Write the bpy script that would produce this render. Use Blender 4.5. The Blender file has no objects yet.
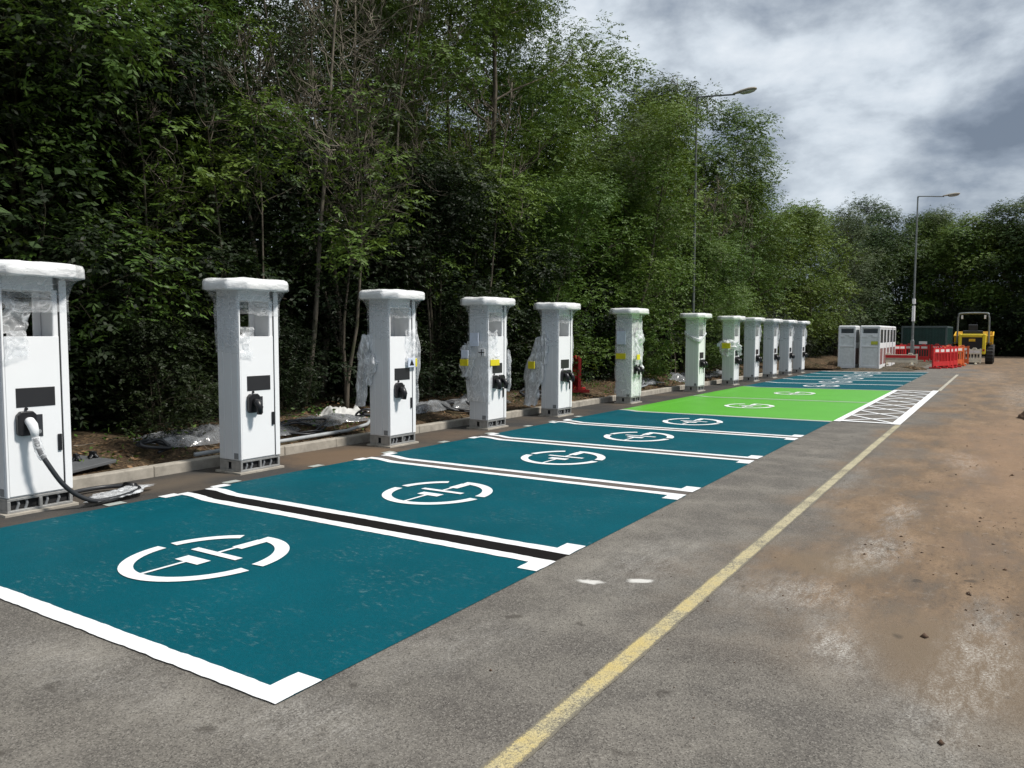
import bpy, math, random
import numpy as np
from mathutils import Vector, Matrix
random.seed(7)
R = math.radians
SC = bpy.context.scene
COL = SC.collection

# ------------------------------------------------------------------ helpers
class MB:
    """collects shapes into one mesh"""
    def __init__(s): s.v = []; s.f = []; s.m = []
    def add(s, vs, fs, mi=0):
        n = len(s.v); s.v += [tuple(v) for v in vs]
        s.f += [tuple(n + i for i in f) for f in fs]; s.m += [mi] * len(fs)
    def box(s, x0, x1, y0, y1, z0, z1, mi=0):
        s.add([(x0,y0,z0),(x1,y0,z0),(x1,y1,z0),(x0,y1,z0),(x0,y0,z1),(x1,y0,z1),(x1,y1,z1),(x0,y1,z1)],
              [(0,3,2,1),(4,5,6,7),(0,1,5,4),(1,2,6,5),(2,3,7,6),(3,0,4,7)], mi)
    def prism(s, pts, z0, z1, mi=0):
        n = len(pts)
        s.add([(x,y,z0) for x,y in pts] + [(x,y,z1) for x,y in pts],
              [tuple(range(n))[::-1], tuple(range(n, 2*n))] + [(i,(i+1)%n,n+(i+1)%n,n+i) for i in range(n)], mi)
    def tube(s, pts, rad, n=8, cap=True, mi=0):
        pts = [Vector(p) for p in pts]; k = len(pts)
        if not hasattr(rad, '__len__'): rad = [rad]*k
        vs = []; ref = None
        for i, p in enumerate(pts):
            d = (pts[min(i+1,k-1)] - pts[max(i-1,0)]).normalized()
            if ref is None:
                ref = Vector((0,0,1)) if abs(d.z) < .9 else Vector((1,0,0))
            a = d.cross(ref)
            if a.length < 1e-4: a = d.orthogonal()
            a.normalize(); b = d.cross(a).normalized(); ref = -b if False else a.cross(d)
            for j in range(n):
                t = 2*math.pi*j/n
                vs.append(p + (a*math.cos(t) + b*math.sin(t))*rad[i])
        fs = [(i*n+j, i*n+(j+1)%n, (i+1)*n+(j+1)%n, (i+1)*n+j) for i in range(k-1) for j in range(n)]
        if cap: fs += [tuple(range(n))[::-1], tuple((k-1)*n+j for j in range(n))]
        s.add(vs, fs, mi)
    def build(s, name, mats, parent=None, bevel=0, seg=2, smooth=False, loc=None):
        me = bpy.data.meshes.new(name); me.from_pydata(s.v, [], s.f)
        if not isinstance(mats, (list, tuple)): mats = [mats]
        for m in mats: me.materials.append(m)
        me.polygons.foreach_set('material_index', s.m)
        if smooth: me.polygons.foreach_set('use_smooth', [True]*len(s.f))
        me.update()
        o = bpy.data.objects.new(name, me); COL.objects.link(o)
        if parent: o.parent = parent
        if loc: o.location = loc
        if bevel:
            b = o.modifiers.new('b', 'BEVEL'); b.width = bevel; b.segments = seg; b.limit_method = 'ANGLE'; b.angle_limit = R(35)
            b.harden_normals = False
        return o

def tag(o, label=None, cat=None, group=None, kind=None):
    if label: o['label'] = label
    if cat: o['category'] = cat
    if group: o['group'] = group
    if kind: o['kind'] = kind
    return o
def empty(name, loc=(0,0,0), rz=0):
    o = bpy.data.objects.new(name, None); COL.objects.link(o); o.location = loc; o.rotation_euler = (0,0,rz)
    o.empty_display_size = .2
    return o
def copy_tree(o, parent=None):
    c = o.copy(); COL.objects.link(c); c.parent = parent
    for ch in list(o.children): copy_tree(ch, c)
    return c
def np_mesh(name, V, F, mat, parent=None, attr=None, smooth=False):
    """V (n,3), F (m,4)"""
    me = bpy.data.meshes.new(name)
    k = F.shape[1]
    me.vertices.add(len(V)); me.vertices.foreach_set('co', V.astype(np.float32).ravel())
    me.loops.add(F.size); me.loops.foreach_set('vertex_index', F.astype(np.int32).ravel())
    me.polygons.add(len(F)); me.polygons.foreach_set('loop_start', np.arange(0, F.size, k, dtype=np.int32))
    me.polygons.foreach_set('loop_total', np.full(len(F), k, dtype=np.int32))
    if smooth: me.polygons.foreach_set('use_smooth', np.ones(len(F), dtype=bool))
    if attr is not None:
        a = me.attributes.new('tint', 'FLOAT', 'FACE'); a.data.foreach_set('value', attr.astype(np.float32))
    me.materials.append(mat); me.update(calc_edges=True)
    o = bpy.data.objects.new(name, me); COL.objects.link(o)
    if parent: o.parent = parent
    return o

# smooth value noise for shapes
def hsh(a, b, c):
    n = math.sin(a*127.1 + b*311.7 + c*74.7)*43758.5453
    return n - math.floor(n)
def vnoise(x, y, z=0.0):
    xi, yi, zi = math.floor(x), math.floor(y), math.floor(z); fx, fy, fz = x-xi, y-yi, z-zi
    fx = fx*fx*(3-2*fx); fy = fy*fy*(3-2*fy); fz = fz*fz*(3-2*fz); r = 0
    for i in (0,1):
        for j in (0,1):
            for k in (0,1):
                r += hsh(xi+i, yi+j, zi+k)*(fx if i else 1-fx)*(fy if j else 1-fy)*(fz if k else 1-fz)
    return r*2-1

# ------------------------------------------------------------------ materials
class NT:
    def __init__(s, name):
        s.m = bpy.data.materials.new(name); s.m.use_nodes = True; s.t = s.m.node_tree; s.t.nodes.clear()
        s.out = s.n('ShaderNodeOutputMaterial')
    def n(s, typ, **kw):
        nd = s.t.nodes.new(typ)
        for k, v in kw.items(): setattr(nd, k, v)
        return nd
    def l(s, a, b): s.t.links.new(a, b)
    def geo(s):
        if not hasattr(s, '_g'): s._g = s.n('ShaderNodeNewGeometry').outputs['Position']
        return s._g
    def obj(s):
        if not hasattr(s, '_o'): s._o = s.n('ShaderNodeTexCoord').outputs['Object']
        return s._o
    def noise(s, scale, detail=4, rough=.55, vec=None, dist=0, stretch=None):
        nd = s.n('ShaderNodeTexNoise'); nd.inputs['Scale'].default_value = scale; nd.inputs['Detail'].default_value = detail
        nd.inputs['Roughness'].default_value = rough; nd.inputs['Distortion'].default_value = dist
        v = vec or s.geo()
        if stretch:
            mp = s.n('ShaderNodeMapping'); mp.inputs['Scale'].default_value = stretch; s.l(v, mp.inputs['Vector'])
            if len(stretch) > 3: pass
            v = mp.outputs[0]
        s.l(v, nd.inputs['Vector']); return nd.outputs['Fac']
    def ramp(s, fac, stops, interp='LINEAR'):
        r = s.n('ShaderNodeValToRGB'); r.color_ramp.interpolation = interp
        e = r.color_ramp.elements
        while len(e) < len(stops): e.new(.5)
        for i, (p, c) in enumerate(stops):
            e[i].position = p; e[i].color = (c if hasattr(c, '__len__') else (c,c,c)) + (1,) if (hasattr(c,'__len__') and len(c)==3) or not hasattr(c,'__len__') else c
        s.l(fac, r.inputs[0]); return r.outputs[0]
    def mix(s, f, a, b, mode='MIX'):
        x = s.n('ShaderNodeMix', data_type='RGBA', blend_type=mode)
        for sock, v in ((x.inputs[0], f), (x.inputs[6], a), (x.inputs[7], b)):
            if isinstance(v, (int, float)): sock.default_value = v
            elif isinstance(v, tuple): sock.default_value = v + (1,)
            else: s.l(v, sock)
        return x.outputs[2]
    def math(s, op, a, b=None, clamp=False):
        x = s.n('ShaderNodeMath', operation=op); x.use_clamp = clamp
        for i, v in enumerate((a, b)):
            if v is None: continue
            if isinstance(v, (int, float)): x.inputs[i].default_value = v
            else: s.l(v, x.inputs[i])
        return x.outputs[0]
    def step(s, v, a, b):
        x = s.n('ShaderNodeMapRange', interpolation_type='SMOOTHSTEP'); x.inputs[1].default_value = a; x.inputs[2].default_value = b
        s.l(v, x.inputs[0]); return x.outputs[0]
    def bsdf(s, color, rough=.6, metal=0, spec=.5, bump=None, bstr=.3, bdist=.01, **kw):
        p = s.n('ShaderNodeBsdfPrincipled')
        for nm, v in (('Base Color', color), ('Roughness', rough), ('Metallic', metal), ('Specular IOR Level', spec)):
            if isinstance(v, (int, float)): p.inputs[nm].default_value = v
            elif isinstance(v, tuple): p.inputs[nm].default_value = v + (1,)
            else: s.l(v, p.inputs[nm])
        for k, v in kw.items(): p.inputs[k].default_value = v
        if bump is not None:
            b = s.n('ShaderNodeBump'); b.inputs['Strength'].default_value = bstr; b.inputs['Distance'].default_value = bdist
            s.l(bump, b.inputs['Height']); s.l(b.outputs[0], p.inputs['Normal'])
        s.l(p.outputs[0], s.out.inputs[0]); return p

def simple(name, col, rough=.5, metal=0, var=.12, sc=6, bump=0, spec=.5, **kw):
    t = NT(name); n = t.noise(sc, 5, .6, vec=t.obj())
    c = t.mix(t.ramp(n, [(.3, 0.), (.7, 1.)]), tuple(x*(1-var) for x in col), tuple(min(1, x*(1+var)) for x in col))
    t.bsdf(c, rough, metal, spec, bump=t.noise(sc*25, 3, vec=t.obj()) if bump else None, bstr=bump, bdist=.004, **kw)
    return t.m

def xyz(t):
    sp = t.n('ShaderNodeSeparateXYZ'); t.l(t.geo(), sp.inputs[0]); return sp.outputs
def grain(t):
    v = t.n('ShaderNodeTexVoronoi'); v.inputs['Scale'].default_value = 170; t.l(t.geo(), v.inputs['Vector'])
    return v.outputs['Distance'], v.outputs['Color']

def blob(t, cx, cy, rx, ry, rot=0, soft=.6, warp=None):
    """soft elliptical mask round a place on the ground, 1 inside"""
    mp = t.n('ShaderNodeMapping', vector_type='TEXTURE'); mp.inputs['Location'].default_value = (cx, cy, 0)
    mp.inputs['Rotation'].default_value = (0, 0, rot); mp.inputs['Scale'].default_value = (rx, ry, 1000)
    t.l(t.geo(), mp.inputs['Vector'])
    ln = t.n('ShaderNodeVectorMath', operation='LENGTH'); t.l(mp.outputs[0], ln.inputs[0])
    v = ln.outputs['Value']
    if warp is not None: v = t.math('ADD', v, t.math('MULTIPLY', t.math('SUBTRACT', warp, .5), 1.6))
    x = t.n('ShaderNodeMapRange', interpolation_type='SMOOTHSTEP'); x.inputs[1].default_value = 1+soft*.5; x.inputs[2].default_value = 1-soft
    t.l(v, x.inputs[0]); return x.outputs[0]

def asphalt():
    t = NT('weathered_asphalt'); X, Y, Z = xyz(t); gd, gc = grain(t)
    big = t.noise(.5, 6, .6); mid = t.noise(2.2, 6, .65); fine = t.noise(48, 6, .85); sp = t.noise(140, 3, .7)
    warp = t.noise(1.3, 5, .6)
    c = t.mix(t.ramp(fine, [(.3, 0.), (.7, 1.)]), (.052, .047, .042), (.196, .180, .157))
    c = t.mix(t.math('MULTIPLY', t.ramp(mid, [(.42, 0.), (.75, 1.)]), .75), c, (.27, .25, .215))
    c = t.mix(t.math('MULTIPLY', t.ramp(big, [(.3, 1.), (.55, 0.)]), .35), c, (.062, .058, .056))
    bw = t.n('ShaderNodeSeparateColor'); t.l(gc, bw.inputs[0])
    c = t.mix(t.math('MULTIPLY', t.ramp(bw.outputs[0], [(.80, 0.), (.86, 1.)]), .4), c, (.32, .30, .265))
    c = t.mix(t.math('MULTIPLY', t.ramp(bw.outputs[1], [(.76, 0.), (.84, 1.)]), .6), c, (.035, .031, .028))
    # new black strip between the bays and the kerb
    strip = t.math('MULTIPLY', t.math('LESS_THAN', X, -6.60), t.math('LESS_THAN', Y, 36.9))
    new = t.mix(fine, (.03, .029, .029), (.065, .062, .058))
    new = t.mix(t.math('MULTIPLY', t.ramp(t.noise(.9, 5, .6), [(.45, 0.), (.7, 1.)]), .6), new, (.13, .098, .068))
    c = t.mix(strip, c, new)
    c = t.mix(t.math('MULTIPLY', blob(t, -7.2, 7.1, .75, 1.0, warp=warp), .8), c, (.17, .115, .072))
    c = t.mix(t.math('MULTIPLY', blob(t, -7.35, 4.7, .3, 1.2, warp=warp), .35), c, (.15, .12, .09))
    c = t.mix(t.math('MULTIPLY', blob(t, -7.3, 9.6, .5, .9, warp=warp), .5), c, (.15, .105, .07))
    # brown mud tracked over the roadway
    mudm = t.step(t.math('ADD', X, t.math('MULTIPLY', t.math('SUBTRACT', big, .5), 3.4)), -1.9, -.75)
    far = t.step(Y, 3.2, 5.5)
    mudm = t.math('MULTIPLY', mudm, far)
    streak = t.noise(2.4, 6, .65, stretch=(1.0, .35, 1))
    mudc = t.mix(t.ramp(streak, [(.35, 0.), (.68, 1.)]), (.125, .086, .054), (.300, .205, .125))
    mudc = t.mix(t.math('MULTIPLY', t.ramp(fine, [(.40, 0.), (.62, 1.)]), .6), mudc, (.085, .062, .045))
    mudc = t.mix(t.math('MULTIPLY', t.ramp(t.noise(22, 5, .75, stretch=(1, .4, 1)), [(.52, 0.), (.66, 1.)]), .55), mudc, (.07, .052, .04))
    mudc = t.mix(t.math('MULTIPLY', t.ramp(t.noise(13, 6, .8, stretch=(.8, .5, 1)), [(.56, 0.), (.68, 1.)]), .4), mudc, (.34, .30, .25))
    c = t.mix(t.math('MULTIPLY', mudm, t.ramp(streak, [(.3, .55), (.5, 1.)])), c, mudc)
    c = t.mix(t.math('MULTIPLY', blob(t, -.12, 4.2, .42, .8, .3, warp=warp), .8), c, (.16, .118, .078))
    c = t.mix(t.math('MULTIPLY', blob(t, -.95, 5.65, .33, .35, -.4, warp=warp), .6), c, (.17, .13, .088))
    c = t.mix(t.math('MULTIPLY', blob(t, .3, 12.5, .9, 6., 0, warp=warp), .45), c, (.27, .175, .11))
    c = t.mix(t.math('MULTIPLY', blob(t, -5.3, 41.0, 2.4, 4.4, warp=warp), .8), c, (.13, .105, .08))
    # pale scuffs of dried cement and chalk
    scr = t.noise(14, 8, .85, stretch=(1, .3, 1), dist=.3); scr2 = t.noise(75, 4, .8)
    sm = t.math('MULTIPLY', t.ramp(scr, [(.42, 0.), (.62, 1.)]), t.ramp(scr2, [(.42, .0), (.6, 1.)]))
    for (a, b, rx, ry, ro, k) in [(-.74,6.15,.2,.65,-.1,.85),(-.72,7.5,.16,.6,0,.75),(-.95,4.9,.28,.32,.5,.7),(-.68,4.15,.17,.42,.3,.9),
            (-.03,4.5,.16,.9,0,.75),(-.2,3.6,.2,.4,0,.6),(-1.3,4.75,.3,.5,.6,.35),(-2.35,2.12,.4,.22,.2,.55),(-2.05,5.0,.35,.9,0,.45),
            (-2.3,3.1,.25,.6,-.3,.3),(-3.6,1.9,.9,.2,0,.35),(-.35,11.,.22,1.2,.1,.45),(.4,24,.5,5,0,.5),(-.4,34,.6,5,0,.4),(-1.35,9,.1,2,0,.3)]:
        c = t.mix(t.math('MULTIPLY', t.math('MULTIPLY', blob(t, a, b, rx, ry, ro, .9, warp=warp), sm), min(1, k*1.1)), c, (.56, .54, .50))
    # two painted dabs
    for (a, b, ro) in ((-2.18, 4.36, .5), (-1.92, 4.56, .4)):
        c = t.mix(t.math('MULTIPLY', blob(t, a, b, .045, .085, -ro-.6, .5, warp=t.noise(12, 3)), .9), c, (.62, .61, .58))
    # dark dots and damp spots
    c = t.mix(t.math('MULTIPLY', t.ramp(t.noise(5.5, 2, .4), [(.70, 0.), (.76, 1.)]), .6), c, (.04, .034, .028))
    h = t.math('ADD', t.math('MULTIPLY', gd, .7), t.math('MULTIPLY', fine, 1.2))
    t.bsdf(c, t.ramp(mid, [(.3, .78), (.7, .95)]), spec=.3, bump=h, bstr=.55, bdist=.006)
    return t.m

def paint(name, col, worn=(.12,.115,.105), wear=.62, rough=.5, dull=.12, scuff=.0, spec=.35, gr=.35):
    t = NT(name); fine = t.noise(42, 6, .85); big = t.noise(1.1, 5, .6); gd, gc = grain(t)
    c = t.mix(t.ramp(big, [(.3, 0.), (.7, 1.)]), tuple(x*(1-dull) for x in col), tuple(min(.9, x*(1+dull)) for x in col))
    c = t.mix(t.math('MULTIPLY', t.ramp(fine, [(.32, 1.), (.6, 0.)]), gr), c, tuple(x*.5 for x in col))
    if scuff:
        s1 = t.noise(26, 8, .85, dist=.2, stretch=(.5, 1, 1)); s2 = t.noise(1.7, 5, .65)
        m = t.math('MULTIPLY', t.ramp(s1, [(.54, 0.), (.64, 1.)]), t.ramp(s2, [(.45, 0.), (.62, 1.)]))
        c = t.mix(t.math('MULTIPLY', m, scuff), c, (.25, .33, .33))
    w = t.math('ADD', t.noise(16, 6, .8), t.math('MULTIPLY', t.math('SUBTRACT', t.noise(2, 3), .5), .35))
    c = t.mix(t.ramp(w, [(wear, 0.), (wear+.05, 1.)]), c, worn)
    h = t.math('ADD', t.math('MULTIPLY', gd, .7), t.math('MULTIPLY', fine, .8))
    t.bsdf(c, rough, spec=spec, bump=h, bstr=.45, bdist=.004)
    return t.m

def soil(name='leaf_litter_soil', a=(.035,.024,.016), b=(.13,.085,.05), g=.0):
    t = NT(name); n1 = t.noise(2.5, 6, .65); n2 = t.noise(28, 5, .7)
    v = t.n('ShaderNodeTexVoronoi'); v.inputs['Scale'].default_value = 26; t.l(t.geo(), v.inputs['Vector'])
    c = t.mix(t.ramp(n2, [(.3, 0.), (.7, 1.)]), a, b)
    sep = t.n('ShaderNodeSeparateColor'); t.l(v.outputs['Color'], sep.inputs[0])
    c = t.mix(t.math('MULTIPLY', t.ramp(sep.outputs[0], [(.7, 0.), (.85, 1.)]), .7), c, (.22, .15, .085))
    c = t.mix(t.ramp(n1, [(.45, 0.), (.7, .8)]), c, (.03, .035, .014))
    X, Y, Z = xyz(t)
    c = t.mix(t.step(X, -9.0, -10.4), c, t.mix(n2, (.008,.008,.005), (.035,.028,.014)))  # tree shade painted into the soil colour away from the kerb
    t.bsdf(c, .95, spec=.2, bump=t.math('ADD', n2, v.outputs['Distance']), bstr=.9, bdist=.03)
    return t.m

def leafmat(name, dark, light, yell):
    t = NT(name)
    at = t.n('ShaderNodeAttribute', attribute_name='tint'); oi = t.n('ShaderNodeObjectInfo')
    c = t.mix(at.outputs['Fac'], dark, light)
    c = t.mix(t.math('MULTIPLY', t.ramp(oi.outputs['Random'], [(.3, 0.), (1., 1.)]), .45), c, yell)
    big = t.noise(.5, 3, .5)
    c = t.mix(t.math('MULTIPLY', t.ramp(big, [(.45, 0.), (.7, 1.)]), .5), c, yell)
    p = t.n('ShaderNodeBsdfPrincipled'); t.l(c, p.inputs['Base Color']); p.inputs['Roughness'].default_value = .55
    p.inputs['Specular IOR Level'].default_value = .3
    tr = t.n('ShaderNodeBsdfTranslucent'); t.l(t.mix(.5, c, yell), tr.inputs[0])
    ms = t.n('ShaderNodeMixShader'); ms.inputs[0].default_value = .22
    t.l(p.outputs[0], ms.inputs[1]); t.l(tr.outputs[0], ms.inputs[2]); t.l(ms.outputs[0], t.out.inputs[0])
    return t.m

def barkmat(name, a, b):
    t = NT(name); n = t.noise(14, 5, .7, vec=t.obj(), stretch=(1,1,.25)); n2 = t.noise(3, 4, .6, vec=t.obj())
    c = t.mix(t.ramp(n, [(.35, 0.), (.65, 1.)]), a, b)
    c = t.mix(t.math('MULTIPLY', t.ramp(n2, [(.5, 0.), (.65, 1.)]), .6), c, (.05, .065, .025))
    t.bsdf(c, .9, spec=.2, bump=n, bstr=.6, bdist=.01); return t.m

def film(name, lo, hi, tint=(.90,.91,.92), sc=5, stretch=(1,1,1), bs=.5):
    t = NT(name); o = t.obj()
    n = t.noise(sc*.6, 2, .5, vec=o, dist=.8, stretch=stretch); n2 = t.noise(sc*1.7, 2, .5, vec=o, dist=1.2, stretch=stretch); big = t.noise(sc*.45, 2, .5, vec=o)
    def crease_glint(v, w):
        a = t.math('ABSOLUTE', t.math('SUBTRACT', v, .5))
        return t.step(a, w, 0.)
    cr = t.math('MAXIMUM', crease_glint(n, .035), t.math('MULTIPLY', crease_glint(n2, .045), .7))  # highlights on folds painted as whiter, more opaque lines
    base = t.ramp(big, [(.3, lo), (.7, lo+(hi-lo)*.55)])
    fac = t.math('ADD', base, t.math('MULTIPLY', cr, (hi-lo)*.6), clamp=True)
    p = t.n('ShaderNodeBsdfPrincipled'); p.inputs['Base Color'].default_value = tint+(1,); p.inputs['Roughness'].default_value = .18
    p.inputs['Specular IOR Level'].default_value = .8
    b = t.n('ShaderNodeBump'); b.inputs['Strength'].default_value = bs; b.inputs['Distance'].default_value = .03
    t.l(t.math('ADD', n, t.math('MULTIPLY', n2, .4)), b.inputs['Height']); t.l(b.outputs[0], p.inputs['Normal'])
    tr = t.n('ShaderNodeBsdfTransparent'); tr.inputs[0].default_value = (.96,.97,.98,1)
    ms = t.n('ShaderNodeMixShader'); t.l(fac, ms.inputs[0])
    t.l(tr.outputs[0], ms.inputs[1]); t.l(p.outputs[0], ms.inputs[2]); t.l(ms.outputs[0], t.out.inputs[0])
    return t.m

M = {}
M['asphalt'] = asphalt()
M['teal'] = paint('teal_bay_paint', (.0, .079, .106), wear=.80, rough=.7, spec=.10, scuff=.35, dull=.12, gr=.5)
M['green'] = paint('green_bay_paint', (.10, .40, .03), wear=.82, rough=.45, dull=.06)
M['white'] = paint('white_line_paint', (.78, .79, .80), worn=(.3,.3,.29), wear=.74, rough=.6, dull=.06, gr=.16, spec=.2)
M['greyline'] = paint('dull_line_paint', (.42, .45, .42), wear=.66, rough=.55, dull=.08)
def yellow():
    t = NT('worn_yellow_line'); X, Y, Z = xyz(t); gd, gc = grain(t)
    g = t.noise(90, 4, .8); m_ = t.noise(3, 5, .7); e = t.math('ABSOLUTE', t.math('ADD', X, 1.505))
    w = t.math('ADD', t.math('ADD', t.math('MULTIPLY', g, .8), t.math('MULTIPLY', m_, .5)), t.math('MULTIPLY', t.step(e, .034, .062), .3))
    yc = t.mix(t.step(Y, 3., 8.), (.50,.40,.17), (.46,.41,.28))
    yc = t.mix(t.ramp(m_, [(.35, 0.), (.65, 1.)]), yc, (.52,.47,.30))
    c = t.mix(t.ramp(w, [(.60, 0.), (.76, .92)]), yc, (.14,.128,.108))
    t.bsdf(c, .75, spec=.25, bump=t.math('ADD', g, gd), bstr=.6, bdist=.005); return t.m
M['yellow'] = yellow()
M['pale'] = paint('faded_line_paint', (.45, .42, .34), worn=(.15,.14,.12), wear=.55, rough=.6)
M['blackgap'] = simple('black_infill', (.009,.008,.008), .9, bump=.3, spec=.1)
M['browngap'] = simple('dusty_infill', (.10,.085,.075), .8, sc=20, bump=.3)
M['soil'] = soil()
M['forest'] = soil('forest_floor', (.015,.013,.008), (.05,.038,.02))
M['concrete'] = simple('kerb_concrete', (.36,.33,.28), .9, var=.25, sc=7, bump=.5)
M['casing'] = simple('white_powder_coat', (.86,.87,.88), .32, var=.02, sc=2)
M['casing_shaded'] = simple('white_coat_shaded', (.70,.72,.74), .4, var=.03, sc=2)  # same white coat, with the side's shade put into the colour
M['steel'] = simple('galvanised_steel', (.42,.42,.41), .5, .6, var=.2, sc=14)
M['dark'] = simple('recess_shade', (.01,.01,.011), .7)  # near-black for painted shade inside the plinth and door seam
M['black'] = simple('black_plastic', (.012,.012,.014), .35, sc=10)
M['screen'] = simple('screen_glass', (.02,.021,.024), .3, sc=2, spec=.7)
M['reader'] = simple('reader_panel', (.035,.038,.045), .25)
M['grey'] = simple('grey_plastic', (.22,.23,.24), .5)
M['cable'] = simple('rubber_cable', (.03,.032,.036), .45)
M['film'] = film('stretch_film', .10, .85, sc=7)
M['film_lo'] = film('tight_film', .02, .42, sc=4, stretch=(1,1,2.2), bs=.3)
M['film_top'] = film('canopy_film', .82, 1., tint=(.90,.91,.91), sc=6, stretch=(1,1,2.5), bs=.6)
M['bag'] = film('crumpled_bag_film', .25, 1., tint=(.84,.86,.88), sc=8, stretch=(1,1,.5), bs=.8)
M['bag_dirty'] = film('dirty_bag_film', .35, .9, tint=(.24,.25,.26), sc=6, bs=.8)
M['yel_label'] = simple('yellow_label', (.72,.62,.02), .5, sc=12)
M['paper'] = simple('paper_label', (.62,.68,.80), .7, sc=12)
M['sack'] = simple('woven_sack', (.50,.50,.48), .6, var=.25, sc=9)
M['white_pl'] = simple('white_plastic', (.78,.79,.80), .4, var=.04)
M['ugrey'] = simple('unit_grey_panel', (.72,.75,.75), .55, var=.12, sc=8)
M['udark'] = simple('unit_dark_glass', (.045,.055,.062), .3)
M['ured'] = simple('unit_reddish_panel', (.22,.12,.115), .5)
M['galv'] = simple('lamp_post_grey', (.20,.22,.22), .55, .4, var=.2, sc=4)
M['galv_dark'] = simple('lamp_post_dark', (.11,.12,.12), .6, .3, var=.2, sc=4)
M['lamp_body'] = simple('lantern_body', (.30,.27,.22), .6, var=.25, sc=14)
M['lamp_glass'] = simple('lantern_bowl', (.34,.34,.31), .25, var=.2, sc=18)
M['red'] = simple('red_barrier_plastic', (.52,.02,.022), .55, var=.15)
M['orange'] = simple('orange_barrier_plastic', (.60,.12,.03), .55, var=.15)
M['cream'] = simple('cream_barrier_plastic', (.66,.62,.50), .5, var=.15)
M['reflect'] = simple('reflective_band', (.75,.72,.70), .3, var=.15, sc=20)
M['ygreen'] = simple('yellow_green_sticker', (.50,.52,.05), .5)
M['cont'] = simple('container_green', (.009,.044,.037), .5, var=.25, sc=3)
M['cont_end'] = simple('container_end_grey', (.07,.10,.10), .5, var=.2)
M['dyellow'] = simple('machine_yellow', (.75,.58,.03), .4, var=.08)
M['dorange'] = simple('skip_yellow', (.72,.42,.02), .45, var=.12)
M['tyre'] = simple('tyre_rubber', (.018,.018,.018), .85, sc=20, bump=.5)
M['clod'] = simple('dry_mud', (.085,.05,.03), .95, var=.4, sc=30)
M['bark'] = barkmat('ash_bark', (.05,.042,.033), (.17,.145,.115))
M['bark_pale'] = barkmat('pale_bark', (.09,.078,.062), (.25,.22,.175))
M['bark_dark'] = barkmat('dark_bark', (.03,.026,.02), (.09,.075,.055))
M['leaf'] = leafmat('ash_leaves', (.026,.066,.011), (.080,.160,.027), (.130,.185,.026))
M['leaf_dark'] = leafmat('dark_leaves', (.014,.036,.009), (.050,.100,.020), (.085,.115,.020))
M['leaf_shade'] = leafmat('shade_leaves', (.004,.011,.003), (.015,.032,.008), (.026,.038,.009))  # dark ivy green, with the wood's shade put into the colour
M['leaf_bright'] = leafmat('bright_leaves', (.036,.080,.010), (.105,.190,.027), (.16,.20,.030))
M['leaf_grey'] = leafmat('grey_green_leaves', (.030,.055,.022), (.085,.130,.052), (.11,.14,.05))

# ------------------------------------------------------------------ ground
def sst(x, a, b):
    t = max(0, min(1, (x-a)/(b-a))); return t*t*(3-2*t)
def gz(x, y):
    f = max(0, min(1, (-2.5-x)/4.5))
    return -.0028*max(0, min(y, 45))*f + .02*sst(-x, 6.32, 6.6)

def frange(a, b, st):
    n = max(1, int(math.ceil((b-a)/st - 1e-6))); return [a+(b-a)*i/n for i in range(n+1)]

def ground():
    xs = frange(-7.79, -6.9, .1) + frange(-6.9, -6.1, .05)[1:] + frange(-6.1, -2.5, .3)[1:] + frange(-2.5, 22, 1.0)[1:]
    ys = frange(-12, 36, .6) + frange(36, 66, 1.5)[1:]
    V = np.array([(x, y, gz(x, y)) for y in ys for x in xs]); nx = len(xs)
    F = np.array([(j*nx+i, j*nx+i+1, (j+1)*nx+i+1, (j+1)*nx+i) for j in range(len(ys)-1) for i in range(nx-1)])
    tag(np_mesh('road', V, F, M['asphalt'], smooth=True), kind='structure')
    # terrain sheet out to the horizon
    m = MB(); m.add([(-400,-400,-.3),(400,-400,-.3),(400,400,-.3),(-400,400,-.3)], [(0,1,2,3)])
    tag(m.build('ground', M['forest']), kind='structure')
ground()

def sheet(m, pts, dz, mi=0):
    """flat quad (corners in order) laid on the ground, split finely so it follows it"""
    (x0,y0),(x1,y1),(x2,y2),(x3,y3) = pts
    L = max(math.hypot(x1-x0,y1-y0), math.hypot(x2-x3,y2-y3)); W = max(math.hypot(x3-x0,y3-y0), math.hypot(x2-x1,y2-y1))
    kink = min(x0,x1,x2,x3) < -6.1
    n = max(1, int(L/(.12 if kink else .5))); k = max(1, int(W/(.12 if (kink and W < 1) else .6)))
    thin = min(L, W) < .3 and min(y0, y3) < 12
    if thin:
        if L > W: n = max(n, int(L/.045))
        else: k = max(k, int(W/.045))
    vs = []
    for j in range(k+1):
        for i in range(n+1):
            u, v = i/n, j/k
            x = (x0*(1-u)+x1*u)*(1-v) + (x3*(1-u)+x2*u)*v; y = (y0*(1-u)+y1*u)*(1-v) + (y3*(1-u)+y2*u)*v
            if thin: x += random.uniform(-.003,.003)+.004*vnoise(x*9, y*9, 4); y += random.uniform(-.003,.003)+.004*vnoise(x*9, y*9, 8)
            vs.append((x, y, gz(x, y)+dz))
    fs = [(j*(n+1)+i, j*(n+1)+i+1, (j+1)*(n+1)+i+1, (j+1)*(n+1)+i) for j in range(k) for i in range(n)]
    m.add(vs, fs, mi)
def rect(m, x0, x1, y0, y1, dz, mi=0): sheet(m, [(x0,y0),(x1,y0),(x1,y1),(x0,y1)], dz, mi)

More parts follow.
